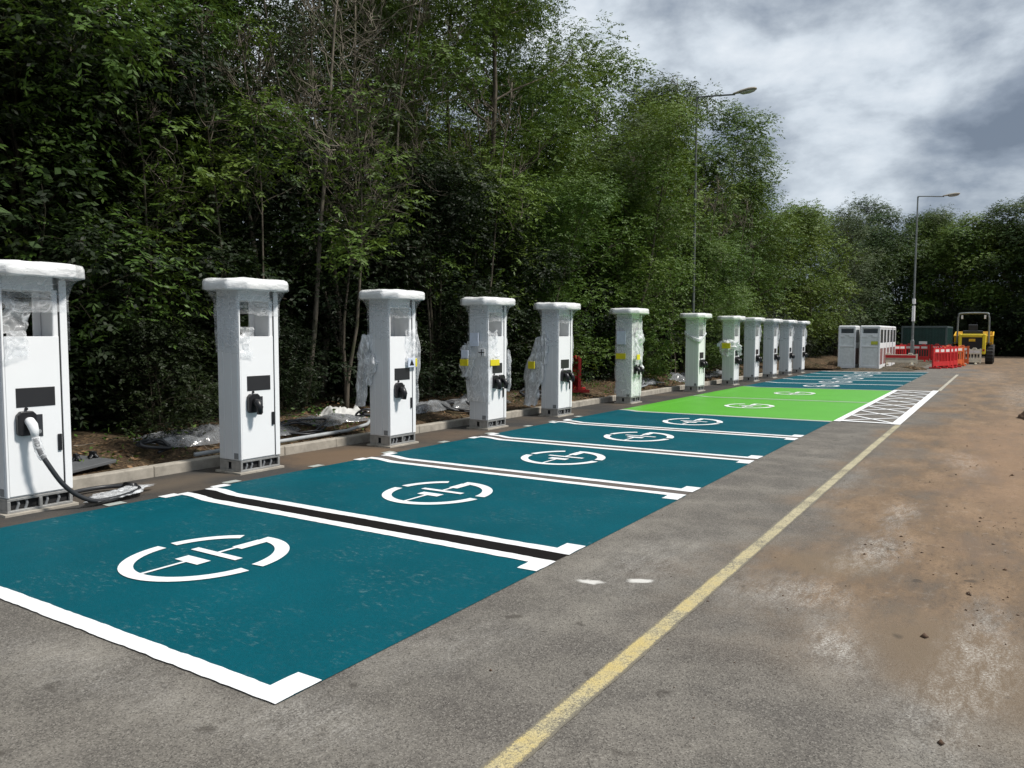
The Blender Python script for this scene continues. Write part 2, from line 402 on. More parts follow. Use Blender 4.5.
XL, XR = -6.76, -2.57
def symbol(cx, cy, parent, mat):
    m = MB(); z = .010
    def arc(a0, a1, rx=.53, ry=.585, th=.095, n=26, ext0=0):
        for i in range(n):
            t0, t1 = R(a0+(a1-a0)*i/n), R(a0+(a1-a0)*(i+1)/n)
            P = []
            for (t, k) in ((t0,1),(t1,1),(t1,0),(t0,0)):
                rr = (rx, ry) if k else (rx-th, ry-th)
                P.append((cx+rr[0]*math.cos(t), cy+rr[1]*math.sin(t)))
            m.add([(x,y,gz(x,y)+z) for x,y in P][::-1], [(0,1,2,3)])
    arc(184, 354, th=.095)
    arc(174, 118, th=.09)
    arc(5, 96, th=.105)
    def q(x0, x1, y0, y1):
        P = [(cx+x0,cy+y0),(cx+x1,cy+y0),(cx+x1,cy+y1),(cx+x0,cy+y1)]
        m.add([(x,y,gz(x,y)+z) for x,y in P], [(0,1,2,3)])
    q(-.055, .052, .25, .485)
    q(-.03, .0, -.49, -.17); q(-.13, .12, -.17, -.06); q(-.25, .25, .04, .105); q(-.03, .0, .105, .25)
    return m.build('painted_symbol', mat, parent)

def bay(y0, y1, col, label, sym=True, near=True, farl=True, symy=None, double=True, lw=.1, linemat='white'):
    """a painted bay: y0..y1 outer edges"""
    m = MB(); rect(m, XL, XR-.004, y0+(.015 if near else 0), y1-(.015 if farl else 0), .004)
    o = tag(m.build('parking_bay', M[col]), label, 'parking bay', 'painted charging bays', 'structure')
    w = M[linemat]
    if near:
        l = MB(); rect(l, XL+.02, XR-.005, y0-.001, y0+lw, .008)
        if double: rect(l, XR-.16, XR-.004, y0+lw, y0+lw+.16, .008); rect(l, XL-.04, XL+.08, y0+lw, y0+lw+.17, .008)
        l.build('bay_line', w, o)
    if farl:
        l = MB(); rect(l, XL+.02, XR-.005, y1-lw, y1+.001, .008)
        if double: rect(l, XR-.16, XR-.004, y1-lw-.16, y1-lw, .008); rect(l, XL-.04, XL+.08, y1-lw-.17, y1-lw, .008)
        l.build('bay_line', w, o)
    if sym: symbol(-4.72, symy or (y0+y1)/2, o, M['white'])
    return o

b = [2.15, 4.61, 4.80, 7.24, 7.40, 9.68, 9.83, 12.14, 12.28, 14.72]
names = ['teal bay nearest the camera', 'second teal bay, beside the second charging post', 'third teal bay along the row', 'fourth teal bay along the row', 'fifth teal bay, touching the green bays']
for i in range(5):
    bay(b[2*i], b[2*i+1], 'teal', names[i], near=True, farl=(i < 4), lw=.105 if i else .11, symy=b[2*i]+1.22)
for i in range(4):
    g = MB(); rect(g, XL+.02, XR-.02, b[2*i+1], b[2*i+2], .005)
    tag(g.build('bay_gap_strip', M['blackgap' if i == 0 else 'browngap']), kind='structure')
bay(14.72, 19.25, 'green', 'bright green wide bay next to the teal bays', near=True, farl=False, double=False, linemat='greyline', lw=.16, symy=17.2)
bay(19.25, 23.9, 'green', 'bright green wide bay further along, before the far teal bays', near=True, farl=True, double=False, linemat='greyline', lw=.12, symy=21.6)
for i in range(5):
    y0 = 24.0 + i*2.4
    bay(y0, y0+2.4, 'teal', '%s small teal bay beyond the green bays' % ['first','second','third','fourth','last'][i], near=(i > 0), farl=(i == 4), double=False, lw=.14, symy=y0+1.2)

# hatched strip
m = MB(); rect(m, -2.56, -2.44, 14.86, 24.05, .012); rect(m, -1.62, -1.47, 14.9, 24.4, .012)
rect(m, -2.44, -1.62, 14.95, 15.1, .012); rect(m, -2.44, -1.62, 23.9, 24.05, .012)
def strip(m, x0, y0, x1, y1, w, dz):
    dx, dy = x1-x0, y1-y0; L = math.hypot(dx, dy); nx, ny = -dy/L*w/2, dx/L*w/2
    P = [(x0-nx,y0-ny),(x1-nx,y1-ny),(x1+nx,y1+ny),(x0+nx,y0+ny)]
    m.add([(x,y,gz(x,y)+dz) for x,y in P], [(0,1,2,3)])
for i in range(8):
    a = 15.1 + i*1.1
    strip(m, -2.44, a+.05, -1.62, a+1.05, .075, .0075); strip(m, -2.44, a+1.05, -1.62, a+.05, .075, .0095)
tag(m.build('hatched_road_marking', M['white']), 'white crossed hatching beside the green bays', 'road marking', kind='structure')
m = MB(); rect(m, -1.563, -1.447, -8, 14.9, .004); tag(m.build('yellow_road_line', M['yellow']), 'worn yellow line running along the roadway', 'road marking', kind='structure')
m = MB(); rect(m, -1.52, -1.43, 24.5, 34.6, .004); tag(m.build('faded_road_line', M['pale']), 'faded pale line beyond the hatching', 'road marking', kind='structure')
m = MB()
for yy in (3.93, 5.2, 6.39, 7.67, 8.87, 10.07, 11.24, 12.1, 13.1):
    rect(m, -6.90, -6.79, yy-.09, yy+.09, .006)
tag(m.build('setting_out_dash', M['greyline']), 'short pale setting-out dashes along the black strip', 'road marking', kind='structure')

# kerb
m = MB()
y = -6.0
while y < 37.5:
    z = gz(-7.8, y); j = random.uniform(-.004, .004)
    m.box(-7.93+j, -7.80+j, y, y+.908, z-.1, z+.115)
    y += .911
tag(m.build('kerb', M['concrete'], bevel=.014), kind='structure')
# planted bank behind the kerb
def bank():
    xs = [-7.931, -8.05, -8.2, -8.4, -8.7] + frange(-9.1, -16, .5) + frange(-17, -60, 4); ys = frange(-20, 110, .55)
    V = []
    for y in ys:
        for i, x in enumerate(xs):
            d = -7.93-x
            z = gz(-7.8, y) + .085 + .16*sst(d, .1, 1.2) + .3*sst(d, 1, 8)
            if i: z += .07*vnoise(x*1.9, y*1.9) + .035*vnoise(x*6, y*6, 3)
            V.append((x, y, z))
    nx = len(xs)
    F = np.array([(j*nx+i, (j+1)*nx+i, (j+1)*nx+i+1, j*nx+i+1) for j in range(len(ys)-1) for i in range(nx-1)])
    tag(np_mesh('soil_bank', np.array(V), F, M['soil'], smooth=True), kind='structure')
bank()
def bz(x, y):
    d = -7.93-x
    return gz(-7.8, y) + .085 + .16*sst(d, .1, 1.2) + .3*sst(d, 1, 8) + .07*vnoise(x*1.9, y*1.9) + .035*vnoise(x*6, y*6, 3)
# ground strip beyond the end of the tarmac and low mound by the far lamp
def verge():
    xs = frange(-20, 30, 1.); ys = frange(66, 110, 1.5)
    V = np.array([(x, y, .02+.25*sst(y, 66, 70)+.12*vnoise(x*.7, y*.7)) if y > 66 else (x, y, -.02) for y in ys for x in xs]); nx = len(xs)
    F = np.array([(j*nx+i, j*nx+i+1, (j+1)*nx+i+1, (j+1)*nx+i) for j in range(len(ys)-1) for i in range(nx-1)])
    tag(np_mesh('woodland_floor', V, F, M['forest'], smooth=True), kind='structure')
    xs = frange(-7.79, -3.0, .3); ys = frange(36.7, 56, .4)
    V = []
    for y in ys:
        for x in xs:
            e = min(sst(x, -7.79, -7.4), sst(-x, 3.0, 3.8), sst(y, 36.7, 37.4), sst(-y, -56, -54)) if x > -7.5 else sst(y, 36.7, 37.4)
            V.append((x, y, gz(x, y) - .03 + e*(.07 + .05*(1+vnoise(x*2, y*2)))))
    nx = len(xs)
    F = np.array([(j*nx+i, j*nx+i+1, (j+1)*nx+i+1, (j+1)*nx+i) for j in range(len(ys)-1) for i in range(nx-1)])
    tag(np_mesh('bare_earth', np.array(V), F, soil('rubble_earth', (.045,.038,.032), (.15,.13,.105)), smooth=True), kind='structure')
verge()

# ------------------------------------------------------------------ charging posts
HX, HY = .185, .275
def lumpy_oct(m, hx, hy, ch, zs, ins, amp, seed, n=64):
    """rounded octagonal slab skin: rings at zs with inset ins"""
    base = [(hx-ch,-hy),(hx,-hy+ch),(hx,hy-ch),(hx-ch,hy),(-hx+ch,hy),(-hx,hy-ch),(-hx,-hy+ch),(-hx+ch,-hy)]
    P = []
    for i in range(8):
        a, c = base[i], base[(i+1) % 8]
        for k in range(n//8): u = k/(n//8); P.append((a[0]*(1-u)+c[0]*u, a[1]*(1-u)+c[1]*u))
    N = len(P); vs = []
    for j, (z, s) in enumerate(zip(zs, ins)):
        for (x, y) in P:
            L = math.hypot(x, y); k = (L-s)/L
            q = 1 + amp*vnoise(x*7+seed, y*7, z*9)/L
            vs.append((x*k*q, y*k*q, z + amp*.8*vnoise(x*9, y*9+seed, j)))
    fs = [(j*N+i, j*N+(i+1)%N, (j+1)*N+(i+1)%N, (j+1)*N+i) for j in range(len(zs)-1) for i in range(N)]
    m.add(vs, fs)
    return N
def wrap(m, z0, z1, off, amp, seed, a0=0., a1=1., nz=18, n=72, fold=7):
    """film wrapped round the casing between z0 and z1; a0..a1 the part of the perimeter"""
    per = [(HX,-HY),(HX,HY),(-HX,HY),(-HX,-HY),(HX,-HY)]; Ls = [2*HY, 2*HX, 2*HY, 2*HX]; T = sum(Ls)
    vs = []
    for j in range(nz+1):
        z = z0+(z1-z0)*j/nz
        for i in range(n+1):
            s = (a0+(a1-a0)*i/n) % 1.0 * T; k = 0
            while k < 3 and s > Ls[k]: s -= Ls[k]; k += 1
            u = min(1, s/Ls[k]); x = per[k][0]*(1-u)+per[k+1][0]*u; y = per[k][1]*(1-u)+per[k+1][1]*u
            d = off + amp*(.5+.5*vnoise(x*fold+seed, y*fold, z*fold*.7)) + amp*.25*(.5+.5*vnoise(x*16+seed, y*16, z*9))
            L = math.hypot(x/HX, y/HY)
            vs.append((x+(x/HX)*d/ max(L,.6), y+(y/HY)*d/max(L,.6), z+.02*vnoise(x*9, y*9, seed)))
    m.add(vs, [(j*(n+1)+i, j*(n+1)+i+1, (j+1)*(n+1)+i+1, (j+1)*(n+1)+i) for j in range(nz) for i in range(n)])
def bagtube(m, top, bot, rt, rb, seed, amp=.05, n=26, nz=26, flat=.45, ang=0):
    """a bunch of film hanging from top to bot"""
    top, bot = Vector(top), Vector(bot); vs = []
    for j in range(nz+1):
        v = j/nz; c = top.lerp(bot, v); r = (rt*(1-v)+rb*v)*(.35+1.0*math.sin(min(1,v*1.25+.08)*math.pi*.82)+.15*math.sin(v*9+seed))
        for i in range(n):
            t = 2*math.pi*i/n
            q = r*(1+.35*math.sin(5*t+seed+v*2)) + amp*vnoise(math.cos(t)*2.5+seed, math.sin(t)*2.5, v*7) + amp*.3*vnoise(math.cos(t)*5+seed, math.sin(t)*5, v*12)
            x, y = q*math.cos(t), q*flat*math.sin(t)
            vs.append((c.x + x*math.cos(ang)-y*math.sin(ang), c.y + x*math.sin(ang)+y*math.cos(ang), c.z + amp*.5*vnoise(i*.7, j*.7, seed)))
    m.add(vs, [(j*n+i, j*n+(i+1)%n, (j+1)*n+(i+1)%n, (j+1)*n+i) for j in range(nz) for i in range(n)])

def holster(m, y0, z0, w=.15, h=.21, d=.05):
    x = HX+.006
    m.prism([(y, z) for y, z in ((y0+.02,z0),(y0+w-.02,z0),(y0+w,z0+.02),(y0+w,z0+h-.03),(y0+w-.03,z0+h),(y0+.03,z0+h),(y0,z0+h-.03),(y0,z0+.02))], 0, d)
    n = 16  # remap the prism so that its height runs along +X
    for k in range(len(m.v)-n, len(m.v)):
        a, b_, c = m.v[k]; m.v[k] = (x+c, a, b_)
def make_core(two):
    root = empty('charging_post')
    m = MB(); m.box(-HX-.035, HX+.035, -HY-.035, HY+.035, -.02, .012); m.build('base_plate', M['concrete'], root, bevel=.003)
    m = MB(); z0, z1 = .012, .138; t = .028
    m.box(-HX, HX, -HY, HY, z0, z0+.022); m.box(-HX, HX, -HY, HY, z1-.022, z1)
    for sx in (-1, 1):
        for yy in (-HY, -t/2, HY-t):
            a = HX-t if sx > 0 else -HX; m.box(a, a+t, yy, yy+t, z0+.022, z1-.022)
    m.box(-HX+t, -.03, -HY, -HY+.006, z0+.022, z1-.022); m.box(.02, HX-t, -HY, -HY+.006, z0+.022, z1-.022)
    m.box(-HX+t, HX-t, HY-.006, HY, z0+.022, z1-.022)
    pl = m.build('plinth', M['steel'], root, bevel=.003)
    m = MB(); m.box(-HX+.03, HX-.035, -HY+.02, HY-.03, z0+.03, z1-.024); m.build('plinth_shade', M['dark'], pl)  # solid dark block put in for the shade inside the frame
    for yy in (-.19, -.12, .05, .15):
        m = MB(); m.tube([(HX-.03, yy, .03), (HX-.022, yy+.015, .08), (HX-.03, yy+.01, .118)], .012, 8); m.build('cable_stub', M['grey'], pl)
    m = MB()
    m.box(-HX, HX, -HY, HY, .14, 1.52); m.box(-HX, HX, -HY, -HY+.022, 1.52, 2.06); m.box(-HX, HX, HY-.05, HY, 1.52, 2.06)
    m.box(HX-.03, HX, HY-.12, HY-.05, 1.52, 2.06); m.box(-HX, -HX+.03, HY-.12, HY-.05, 1.52, 2.06)
    m.box(-HX, HX, -HY+.022, HY-.05, 1.93, 2.06)
    cs = m.build('casing', M['casing'], root, bevel=.012)
    m = MB(); m.box(HX, HX+.007, -.252, .198, .155, 1.532); dr = m.build('front_door', M['casing'], root, bevel=.003)
    m = MB(); m.box(HX+.007, HX+.022, .156, .19, .51, .66); m.build('door_handle', M['black'], dr, bevel=.005)
    m = MB(); m.box(HX, HX+.003, .198, .211, .155, 2.0); m.build('seam_shade', M['dark'], cs)  # dark strip put in for the shade of the narrow gap
    m = MB(); m.box(HX, HX+.012, .211, .274, .15, 2.03); m.build('edge_trim', M['casing'], cs, bevel=.004)
    m = MB(); m.box(HX, HX+.012, -.274, -.256, .15, 2.03); m.build('edge_trim', M['casing'], cs, bevel=.004)
    m = MB()
    for a, c in ((-.172, -.085), (-.075, .055), (.065, .165)): m.box(a, c, -HY-.006, -HY, .15, 1.98)
    m.build('side_panel', M['casing_shaded'], root, bevel=.003)
    m = MB(); m.box(.085, .155, -HY-.010, -HY-.006, .16, .225)
    m.build('vent_grille', M['grey'], cs)
    m = MB(); m.box(HX+.007, HX+.011, -.177, .147, .92, 1.087); s_ = m.build('screen', M['screen'], root, bevel=.002)
    m = MB(); m.box(HX+.007, HX+.013, -.045, .034, .655, .85); rd = m.build('card_reader', M['reader'], root, bevel=.002)
    m = MB(); m.tube([(HX+.012, .0, .70), (HX+.017, .0, .70)], .02, 16); m.build('reader_button', M['grey'], rd)
    m = MB(); m.tube([(HX+.006, -.10, .905), (HX+.02, -.10, .905)], .014, 12); m.build('indicator_lamp', M['black'], root)
    for k in range(2 if two else 1):
        y0 = -.188 + k*.20
        m = MB(); holster(m, y0, .675, .155 if not two else .165, .212, .05); h = m.build('connector_holster', M['black'], root, bevel=.008)
        if two or not two:
            m = MB(); m.tube([(HX+.05, y0+.08, .80), (HX+.10, y0+.082, .79), (HX+.125, y0+.084, .74), (HX+.12, y0+.084, .66)], [.042,.045,.04,.028], 12)
            m.build('connector', M['black'], h, smooth=True)
    # canopy
    m = MB(); hx, hy, ch = .36, .42, .165
    m.prism([(hx-ch,-hy),(hx,-hy+ch),(hx,hy-ch),(hx-ch,hy),(-hx+ch,hy),(-hx,hy-ch),(-hx,-hy+ch),(-hx+ch,-hy)], 2.06, 2.160)
    m.build('canopy', M['white_pl'], root, bevel=.03, seg=4)
    return root

def add_film(root, seed):
    m = MB()
    N = lumpy_oct(m, .38, .44, .17, [2.04, 2.046, 2.06, 2.135, 2.160, 2.172, 2.176, 2.172], [.07, .010, 0, .004, .020, .05, .15, .30], (.011 if seed < 16 else .007), seed)
    k = len(m.v)//8*7; m.add([(0,0,2.175)], []); c = len(m.v)-1
    m.f += [(k+i, k+(i+1)%N, c) for i in range(N)]; m.m += [0]*N
    m.build('canopy_film', M['film_top'], root, smooth=True)
    m = MB()   # flare from the canopy's rim in to the casing
    base = []
    for u in range(0, 64):
        t = 2*math.pi*u/64
        base.append(t)
    vs = []
    for j in range(9):
        v = j/8; z = 2.045-.18*v
        for t in base:
            cx, sy = math.cos(t), math.sin(t)
            so = 1/max(abs(cx)/.35, abs(sy)/.41, (abs(cx)+abs(sy))/.60)
            si = 1/max(abs(cx)/(HX+.016), abs(sy)/(HY+.016))
            s = so*(1-v)**1.6 + si*(1-(1-v)**1.6)
            s += .006*vnoise(t*6+seed, v*4, seed)
            vs.append((cx*s, sy*s, z))
    m.add(vs, [(j*64+i, j*64+(i+1)%64, (j+1)*64+(i+1)%64, (j+1)*64+i) for j in range(8) for i in range(64)])
    zb = 1.50+.12*vnoise(seed, 1)
    wrap(m, 1.865, zb, .014, .012, seed, .299, .5); wrap(m, 1.865, zb-.1, .014, .012, seed, .799, 1.0)
    wrap(m, 1.865, 1.76+.06*vnoise(seed, 4), .014, .014, seed, .0, .299)
    m.build('stretch_film', M['film_lo'], root, smooth=True)

def label_box(root, x, y, z, sx, sy, sz, mat, name='printed_label'):
    m = MB(); m.box(x-sx/2, x+sx/2, y-sy/2, y+sy/2, z-sz/2, z+sz/2); return m.build(name, M[mat], root, bevel=.003)

corner = [3.15, 5.544, 8.02, 10.42, 12.79, 16.2, 20.75, 24.1, 26.5, 29.0, 31.4, 33.75]
LB = ['white charging post with plugged-in cable trailing to the ground, nearest the camera',
 'white charging post with clear film over its top opening, second along the row',
 'white charging post with silvery film bunched on one side and a warning triangle label',
 'white charging post with crumpled film, blue-white papers and yellow labels round its middle',
 'white charging post with film draped down one side and a red barrier behind it',
 'white charging post wrapped top to bottom in film, at the green bay edge',
 'white charging post with a diagonal film band round its upper body, beside the lamp post',
 'white charging post with film bunched in a ball at mid height round a label',
 'clean white charging post just beyond the bunched-film one',
 'white charging post fourth from the row\'s far end, loose film at its shoulder'.replace('fourth','third'),
 'white charging post next to last in the far end of the row',
 'white charging post at the far end of the row, film hanging from its canopy']
core1 = make_core(False); core2 = make_core(True)
posts = []
for i, yc in enumerate(corner):
    base = core1 if i < 3 else core2
    o = base if i in (0, 3) else copy_tree(base)
    posts.append(o)
for i, (o, yc) in enumerate(zip(posts, corner)):
    Y = yc+HY; o.location = (-7.315, Y, gz(-7.3, Y)+.010); tag(o, LB[i], 'charging post', 'charging posts along the kerb')
    add_film(o, i*3.7+1)

# post 1: plugged cable, coil, film
p = posts[0]
for ch in p.children:
    if ch.name.startswith('connector_holster'):
        for c in ch.children: bpy.data.objects.remove(c)
        m = MB(); m.tube([(HX+.03,-.10,.80),(HX+.07,-.10,.80),(HX+.10,-.095,.77),(HX+.12,-.09,.72),(HX+.125,-.088,.66)], [.035,.04,.042,.036,.026], 14)
        m.build('connector', M['white_pl'], ch, smooth=True)
        break
def spline(P, n=10):
    P = [Vector(q) for q in P]; out = []
    for i in range(len(P)-1):
        p0, p1, p2, p3 = P[max(i-1,0)], P[i], P[i+1], P[min(i+2,len(P)-1)]
        for k in range(n):
            t = k/n; out.append(.5*((2*p1)+(-p0+p2)*t+(2*p0-5*p1+4*p2-p3)*t*t+(-p0+3*p1-3*p2+p3)*t**3))
    return out+[P[-1]]
CP = [(HX+.125,-.088,.66),(HX+.15,-.07,.55),(HX+.19,-.02,.42),(HX+.22,.08,.24),(HX+.23,.2,.12),(HX+.24,.34,.045),(HX+.22,.52,.03),(HX+.14,.74,.03),(HX-.0,.92,.03),(HX-.2,.95,.03),(HX-.36,.80,.03),(HX-.38,.58,.032),(HX-.33,.42,.032)]
m = MB(); m.tube(spline(CP), .021, 10); cb = m.build('charging_cable', M['cable'], p, smooth=True)
m = MB(); m.tube(spline([(HX+.126,-.086,.665),(HX+.15,-.07,.55),(HX+.165,-.045,.47)], 5), [.034,.036,.034,.038,.036,.038,.032,.036,.034,.03,.028], 12); m.build('film_sleeve', M['film'], cb, smooth=True)
m = MB(); m.tube([(HX-.13,.95,.035),(HX-.25,.92,.035)], .036, 12); m.build('cable_gland', M['black'], cb, smooth=True)
m = MB(); bagtube(m, (HX+.22,.32,.035), (HX-.10,1.0,.04), .09, .14, 3, .016, flat=.35, ang=.9); m.build('cable_film', M['bag'], cb, smooth=True)
# crumpled film behind its top opening and hanging corner
def crumple(root, x, y0, y1, z0, z1, seed, mat='film', amp=.03, name='crumpled_film', n=34):
    vs = []
    for j in range(n+1):
        for i in range(n+1):
            y = y0+(y1-y0)*i/n; z = z0+(z1-z0)*j/n
            vs.append((x+amp*vnoise(y*12+seed, z*10)+amp*.4*vnoise(y*28+seed, z*22), y+.04*vnoise(z*9+seed, y*4)+.012*vnoise(z*30, seed), z+.04*vnoise(y*11, seed+z*3)))
    m = MB(); m.add(vs, [(j*(n+1)+i, j*(n+1)+i+1, (j+1)*(n+1)+i+1, (j+1)*(n+1)+i) for j in range(n) for i in range(n)])
    return m.build(name, M[mat], root, smooth=True)
crumple(p, HX-.05, -.25, -.03, 1.54, 1.86, 2, 'film', .03)
crumple(p, HX+.035, -.27, -.06, 1.33, 1.56, 9, 'film', .02)
p = posts[1]
crumple(p, HX-.03, -.22, -.05, 1.53, 1.66, 4, 'film', .03); crumple(p, HX+.01, -.27, -.12, 1.30, 1.56, 8, 'film', .025)
m = MB(); wrap(m, 1.35, 1.9, .012, .02, 6, .62, 1.0); m.build('stretch_film', M['film_lo'], p, smooth=True)
# post 3
p = posts[2]
m = MB(); bagtube(m, (-HX-.02,-HY-.03,1.55), (-HX-.12,-HY-.06,.55), .07, .07, 1, .05, ang=.3); bagtube(m, (-HX+.06,-HY-.04,1.3), (-HX+.02,-HY-.05,.85), .08, .06, 5, .04)
m.build('bunched_film', M['bag'], p, smooth=True)
m = MB(); bagtube(m, (HX-.02,HY+.02,1.75), (HX-.05,HY+.06,.55), .05, .05, 11, .03); m.build('loose_film', M['film'], p, smooth=True)
crumple(p, HX+.03, .05, .27, 1.1, 1.62, 3, 'film', .02)
l = label_box(p, HX+.05, .16, 1.16, .012, .19, .13, 'paper')
m = MB(); m.add([(HX+.0575,.09,1.12),(HX+.0575,.19,1.12),(HX+.0575,.14,1.21)], [(0,1,2)]); m.build('warning_triangle', M['black'], l)
label_box(p, HX+.052, .235, 1.16, .012, .04, .12, 'yel_label')
# post 4
p = posts[3]
m = MB(); wrap(m, .45, 1.45, .02, .05, 21, .60, 1.05, fold=5); m.build('bunched_film', M['bag'], p, smooth=True)
m = MB(); bagtube(m, (-HX+.0,-HY-.02,1.4), (-HX-.02,-HY-.05,.85), .10, .10, 8, .05); m.build('loose_film', M['bag'], p, smooth=True)
m = MB(); bagtube(m, (0,HY+.04,1.85), (.02,HY+.12,.85), .08, .10, 4, .05, ang=1.4); bagtube(m, (HX,HY+.05,1.3), (HX,HY+.06,.6), .05, .04, 14, .04); m.build('loose_film', M['film'], p, smooth=True)
crumple(p, HX+.03, -.27, .0, 1.1, 1.62, 13, 'film', .03)
label_box(p, HX+.055, -.14, 1.10, .012, .26, .10, 'yel_label'); label_box(p, -.19, -HY-.14, 1.10, .16, .02, .11, 'yel_label')
label_box(p, -.04, -HY-.065, 1.48, .17, .014, .22, 'paper'); label_box(p, -.18, -HY-.135, 1.24, .14, .014, .13, 'paper'); l = label_box(p, .12, -HY-.075, 1.27, .13, .014, .12, 'white_pl')
m = MB(); m.box(.06,.18,-HY-.085,-HY-.0825,1.263,1.277); m.box(.113,.127,-HY-.088,-HY-.0855,1.22,1.32); m.build('label_cross', M['black'], l)
# post 5
p = posts[4]
m = MB(); bagtube(m, (-HX-.05,-HY-.02,1.5), (-HX-.2,-HY-.05,.2), .06, .17, 9, .06, flat=.4); bagtube(m, (-HX+.08,-HY-.03,1.65), (-HX+.1,-HY-.04,1.0), .05, .05, 19, .03)
m.build('bunched_film', M['bag'], p, smooth=True)
label_box(p, -HX-.13, -HY-.15, .98, .14, .03, .14, 'yel_label')
m = MB(); bagtube(m, (HX-.05,HY+.02,1.8), (HX-.02,HY+.04,1.0), .03, .03, 2, .02); m.build('loose_film', M['film'], p, smooth=True)
# post 6
p = posts[5]
m = MB(); wrap(m, .2, 1.9, .015, .035, 31, .0, 1.0, fold=6); m.build('bunched_film', M['film'], p, smooth=True)
crumple(p, HX+.06, -.2, .27, .6, 1.7, 23, 'bag', .04)
label_box(p, HX+.115, -.13, 1.06, .012, .17, .12, 'yel_label'); label_box(p, -.05, -HY-.06, 1.08, .24, .012, .13, 'yel_label'); label_box(p, -.04, -HY-.06, 1.50, .22, .012, .30, 'paper')
# post 7
p = posts[6]
m = MB()
for k in range(3):
    pts = [(-HX-.02,-HY-.02,1.68-.03*k),(-.05,-HY-.035,1.55-.03*k),(HX+.02,-HY-.03,1.45-.03*k),(HX+.03,0,1.5-.02*k),(HX+.02,HY+.02,1.62)]
    m.tube(spline(pts, 5), .022, 7)
m.build('film_band', M['bag'], p, smooth=True)
# post 8
p = posts[7]
m = MB(); bagtube(m, (-.05,-HY-.05,1.42), (-.02,-HY-.06,.92), .20, .14, 7, .08, flat=.6); bagtube(m, (HX+.05,-.1,1.35), (HX+.04,.1,.95), .07, .07, 17, .05)
m.build('bunched_film', M['bag'], p, smooth=True)
label_box(p, .0, -HY-.22, 1.24, .26, .03, .17, 'yel_label'); label_box(p, -.25, -HY-.17, 1.26, .1, .02, .1, 'paper')
for k in (8, 9, 10, 11):
    p = posts[k]; m = MB(); bagtube(m, (HX-.02, HY+.02, 1.98), (HX+.0, HY+.04, 1.35-.2*(k % 2)), .05, .04, k, .03); m.build('loose_film', M['film'], p, smooth=True)

# ------------------------------------------------------------------ lamp posts
def lamp_post(loc, H, arm, pole_mat, label, rise=-.10):
    o = tag(empty('lamp_post', loc), label, 'lamp post', 'car park lamp posts')
    m = MB(); m.tube([(0,0,-.3),(0,0,1.3)], [.085,.085], 16); m.tube([(0,0,1.3),(0,0,1.36),(0,0,H)], [.075,.052,.034], 14)
    m.build('pole', M[pole_mat], o, smooth=False)
    m = MB(); m.box(.083, .092, -.04, .04, .5, 1.0); m.build('access_door', M[pole_mat], o, bevel=.003)
    m = MB(); m.tube(spline([(0,0,H-.25),(.02,0,H-.04),(.12,0,H),(arm-.5,0,H+rise)], 5), .026, 10); a = m.build('arm', M[pole_mat], o, smooth=True)
    m = MB(); x0 = arm-.56; L = .72
    prof = [(0,.045,.035),(.10,.06,.05),(.25,.10,.075),(.5,.13,.085),(.68,.10,.06),(.72,.05,.03)]
    vs = []
    for (d, w, h) in prof:
        for k in range(12):
            t = 2*math.pi*k/12; zz = math.sin(t)
            vs.append((x0+d, w*math.cos(t), H+rise+.02+d*.07+(h*zz if zz > 0 else h*.25*zz)))
    m.add(vs, [(j*12+k, j*12+(k+1)%12, (j+1)*12+(k+1)%12, (j+1)*12+k) for j in range(5) for k in range(12)]+[tuple(range(12))[::-1], tuple(range(60,72))])
    h = m.build('lantern', M['lamp_body'], o, smooth=True)
    m = MB(); vs = []
    for (d, w, h_) in [(.22,.07,.02),(.3,.09,.06),(.5,.11,.07),(.64,.08,.05),(.68,.05,.02)]:
        for k in range(12):
            t = 2*math.pi*k/12; zz = math.sin(t)
            vs.append((x0+d, w*math.cos(t), H+rise+.01+d*.07-.01+(h_*zz if zz < 0 else .005*zz)))
    m.add(vs, [(j*12+k, j*12+(k+1)%12, (j+1)*12+(k+1)%12, (j+1)*12+k) for j in range(4) for k in range(12)]+[tuple(range(12))[::-1], tuple(range(48,60))])
    m.build('lens', M['lamp_glass'], h, smooth=True)
    return o
lamp_post((-8.55, 24.3, .14), 8.95, 1.72, 'galv_dark', 'lamp post rising between the trees behind the charging posts')
lamp_post((-3.8, 42.6, -.05), 8.3, 1.62, 'galv', 'slim grey lamp post standing by the red barriers')
m = MB(); m.tube([(0,0,2.25),(0,0,3.0)], .075, 12); m.tube([(0,0,3.1),(0,0,3.35)], .075, 12)
o = m.build('pole_notice', M['white_pl'], bpy.data.objects['lamp_post.001'])

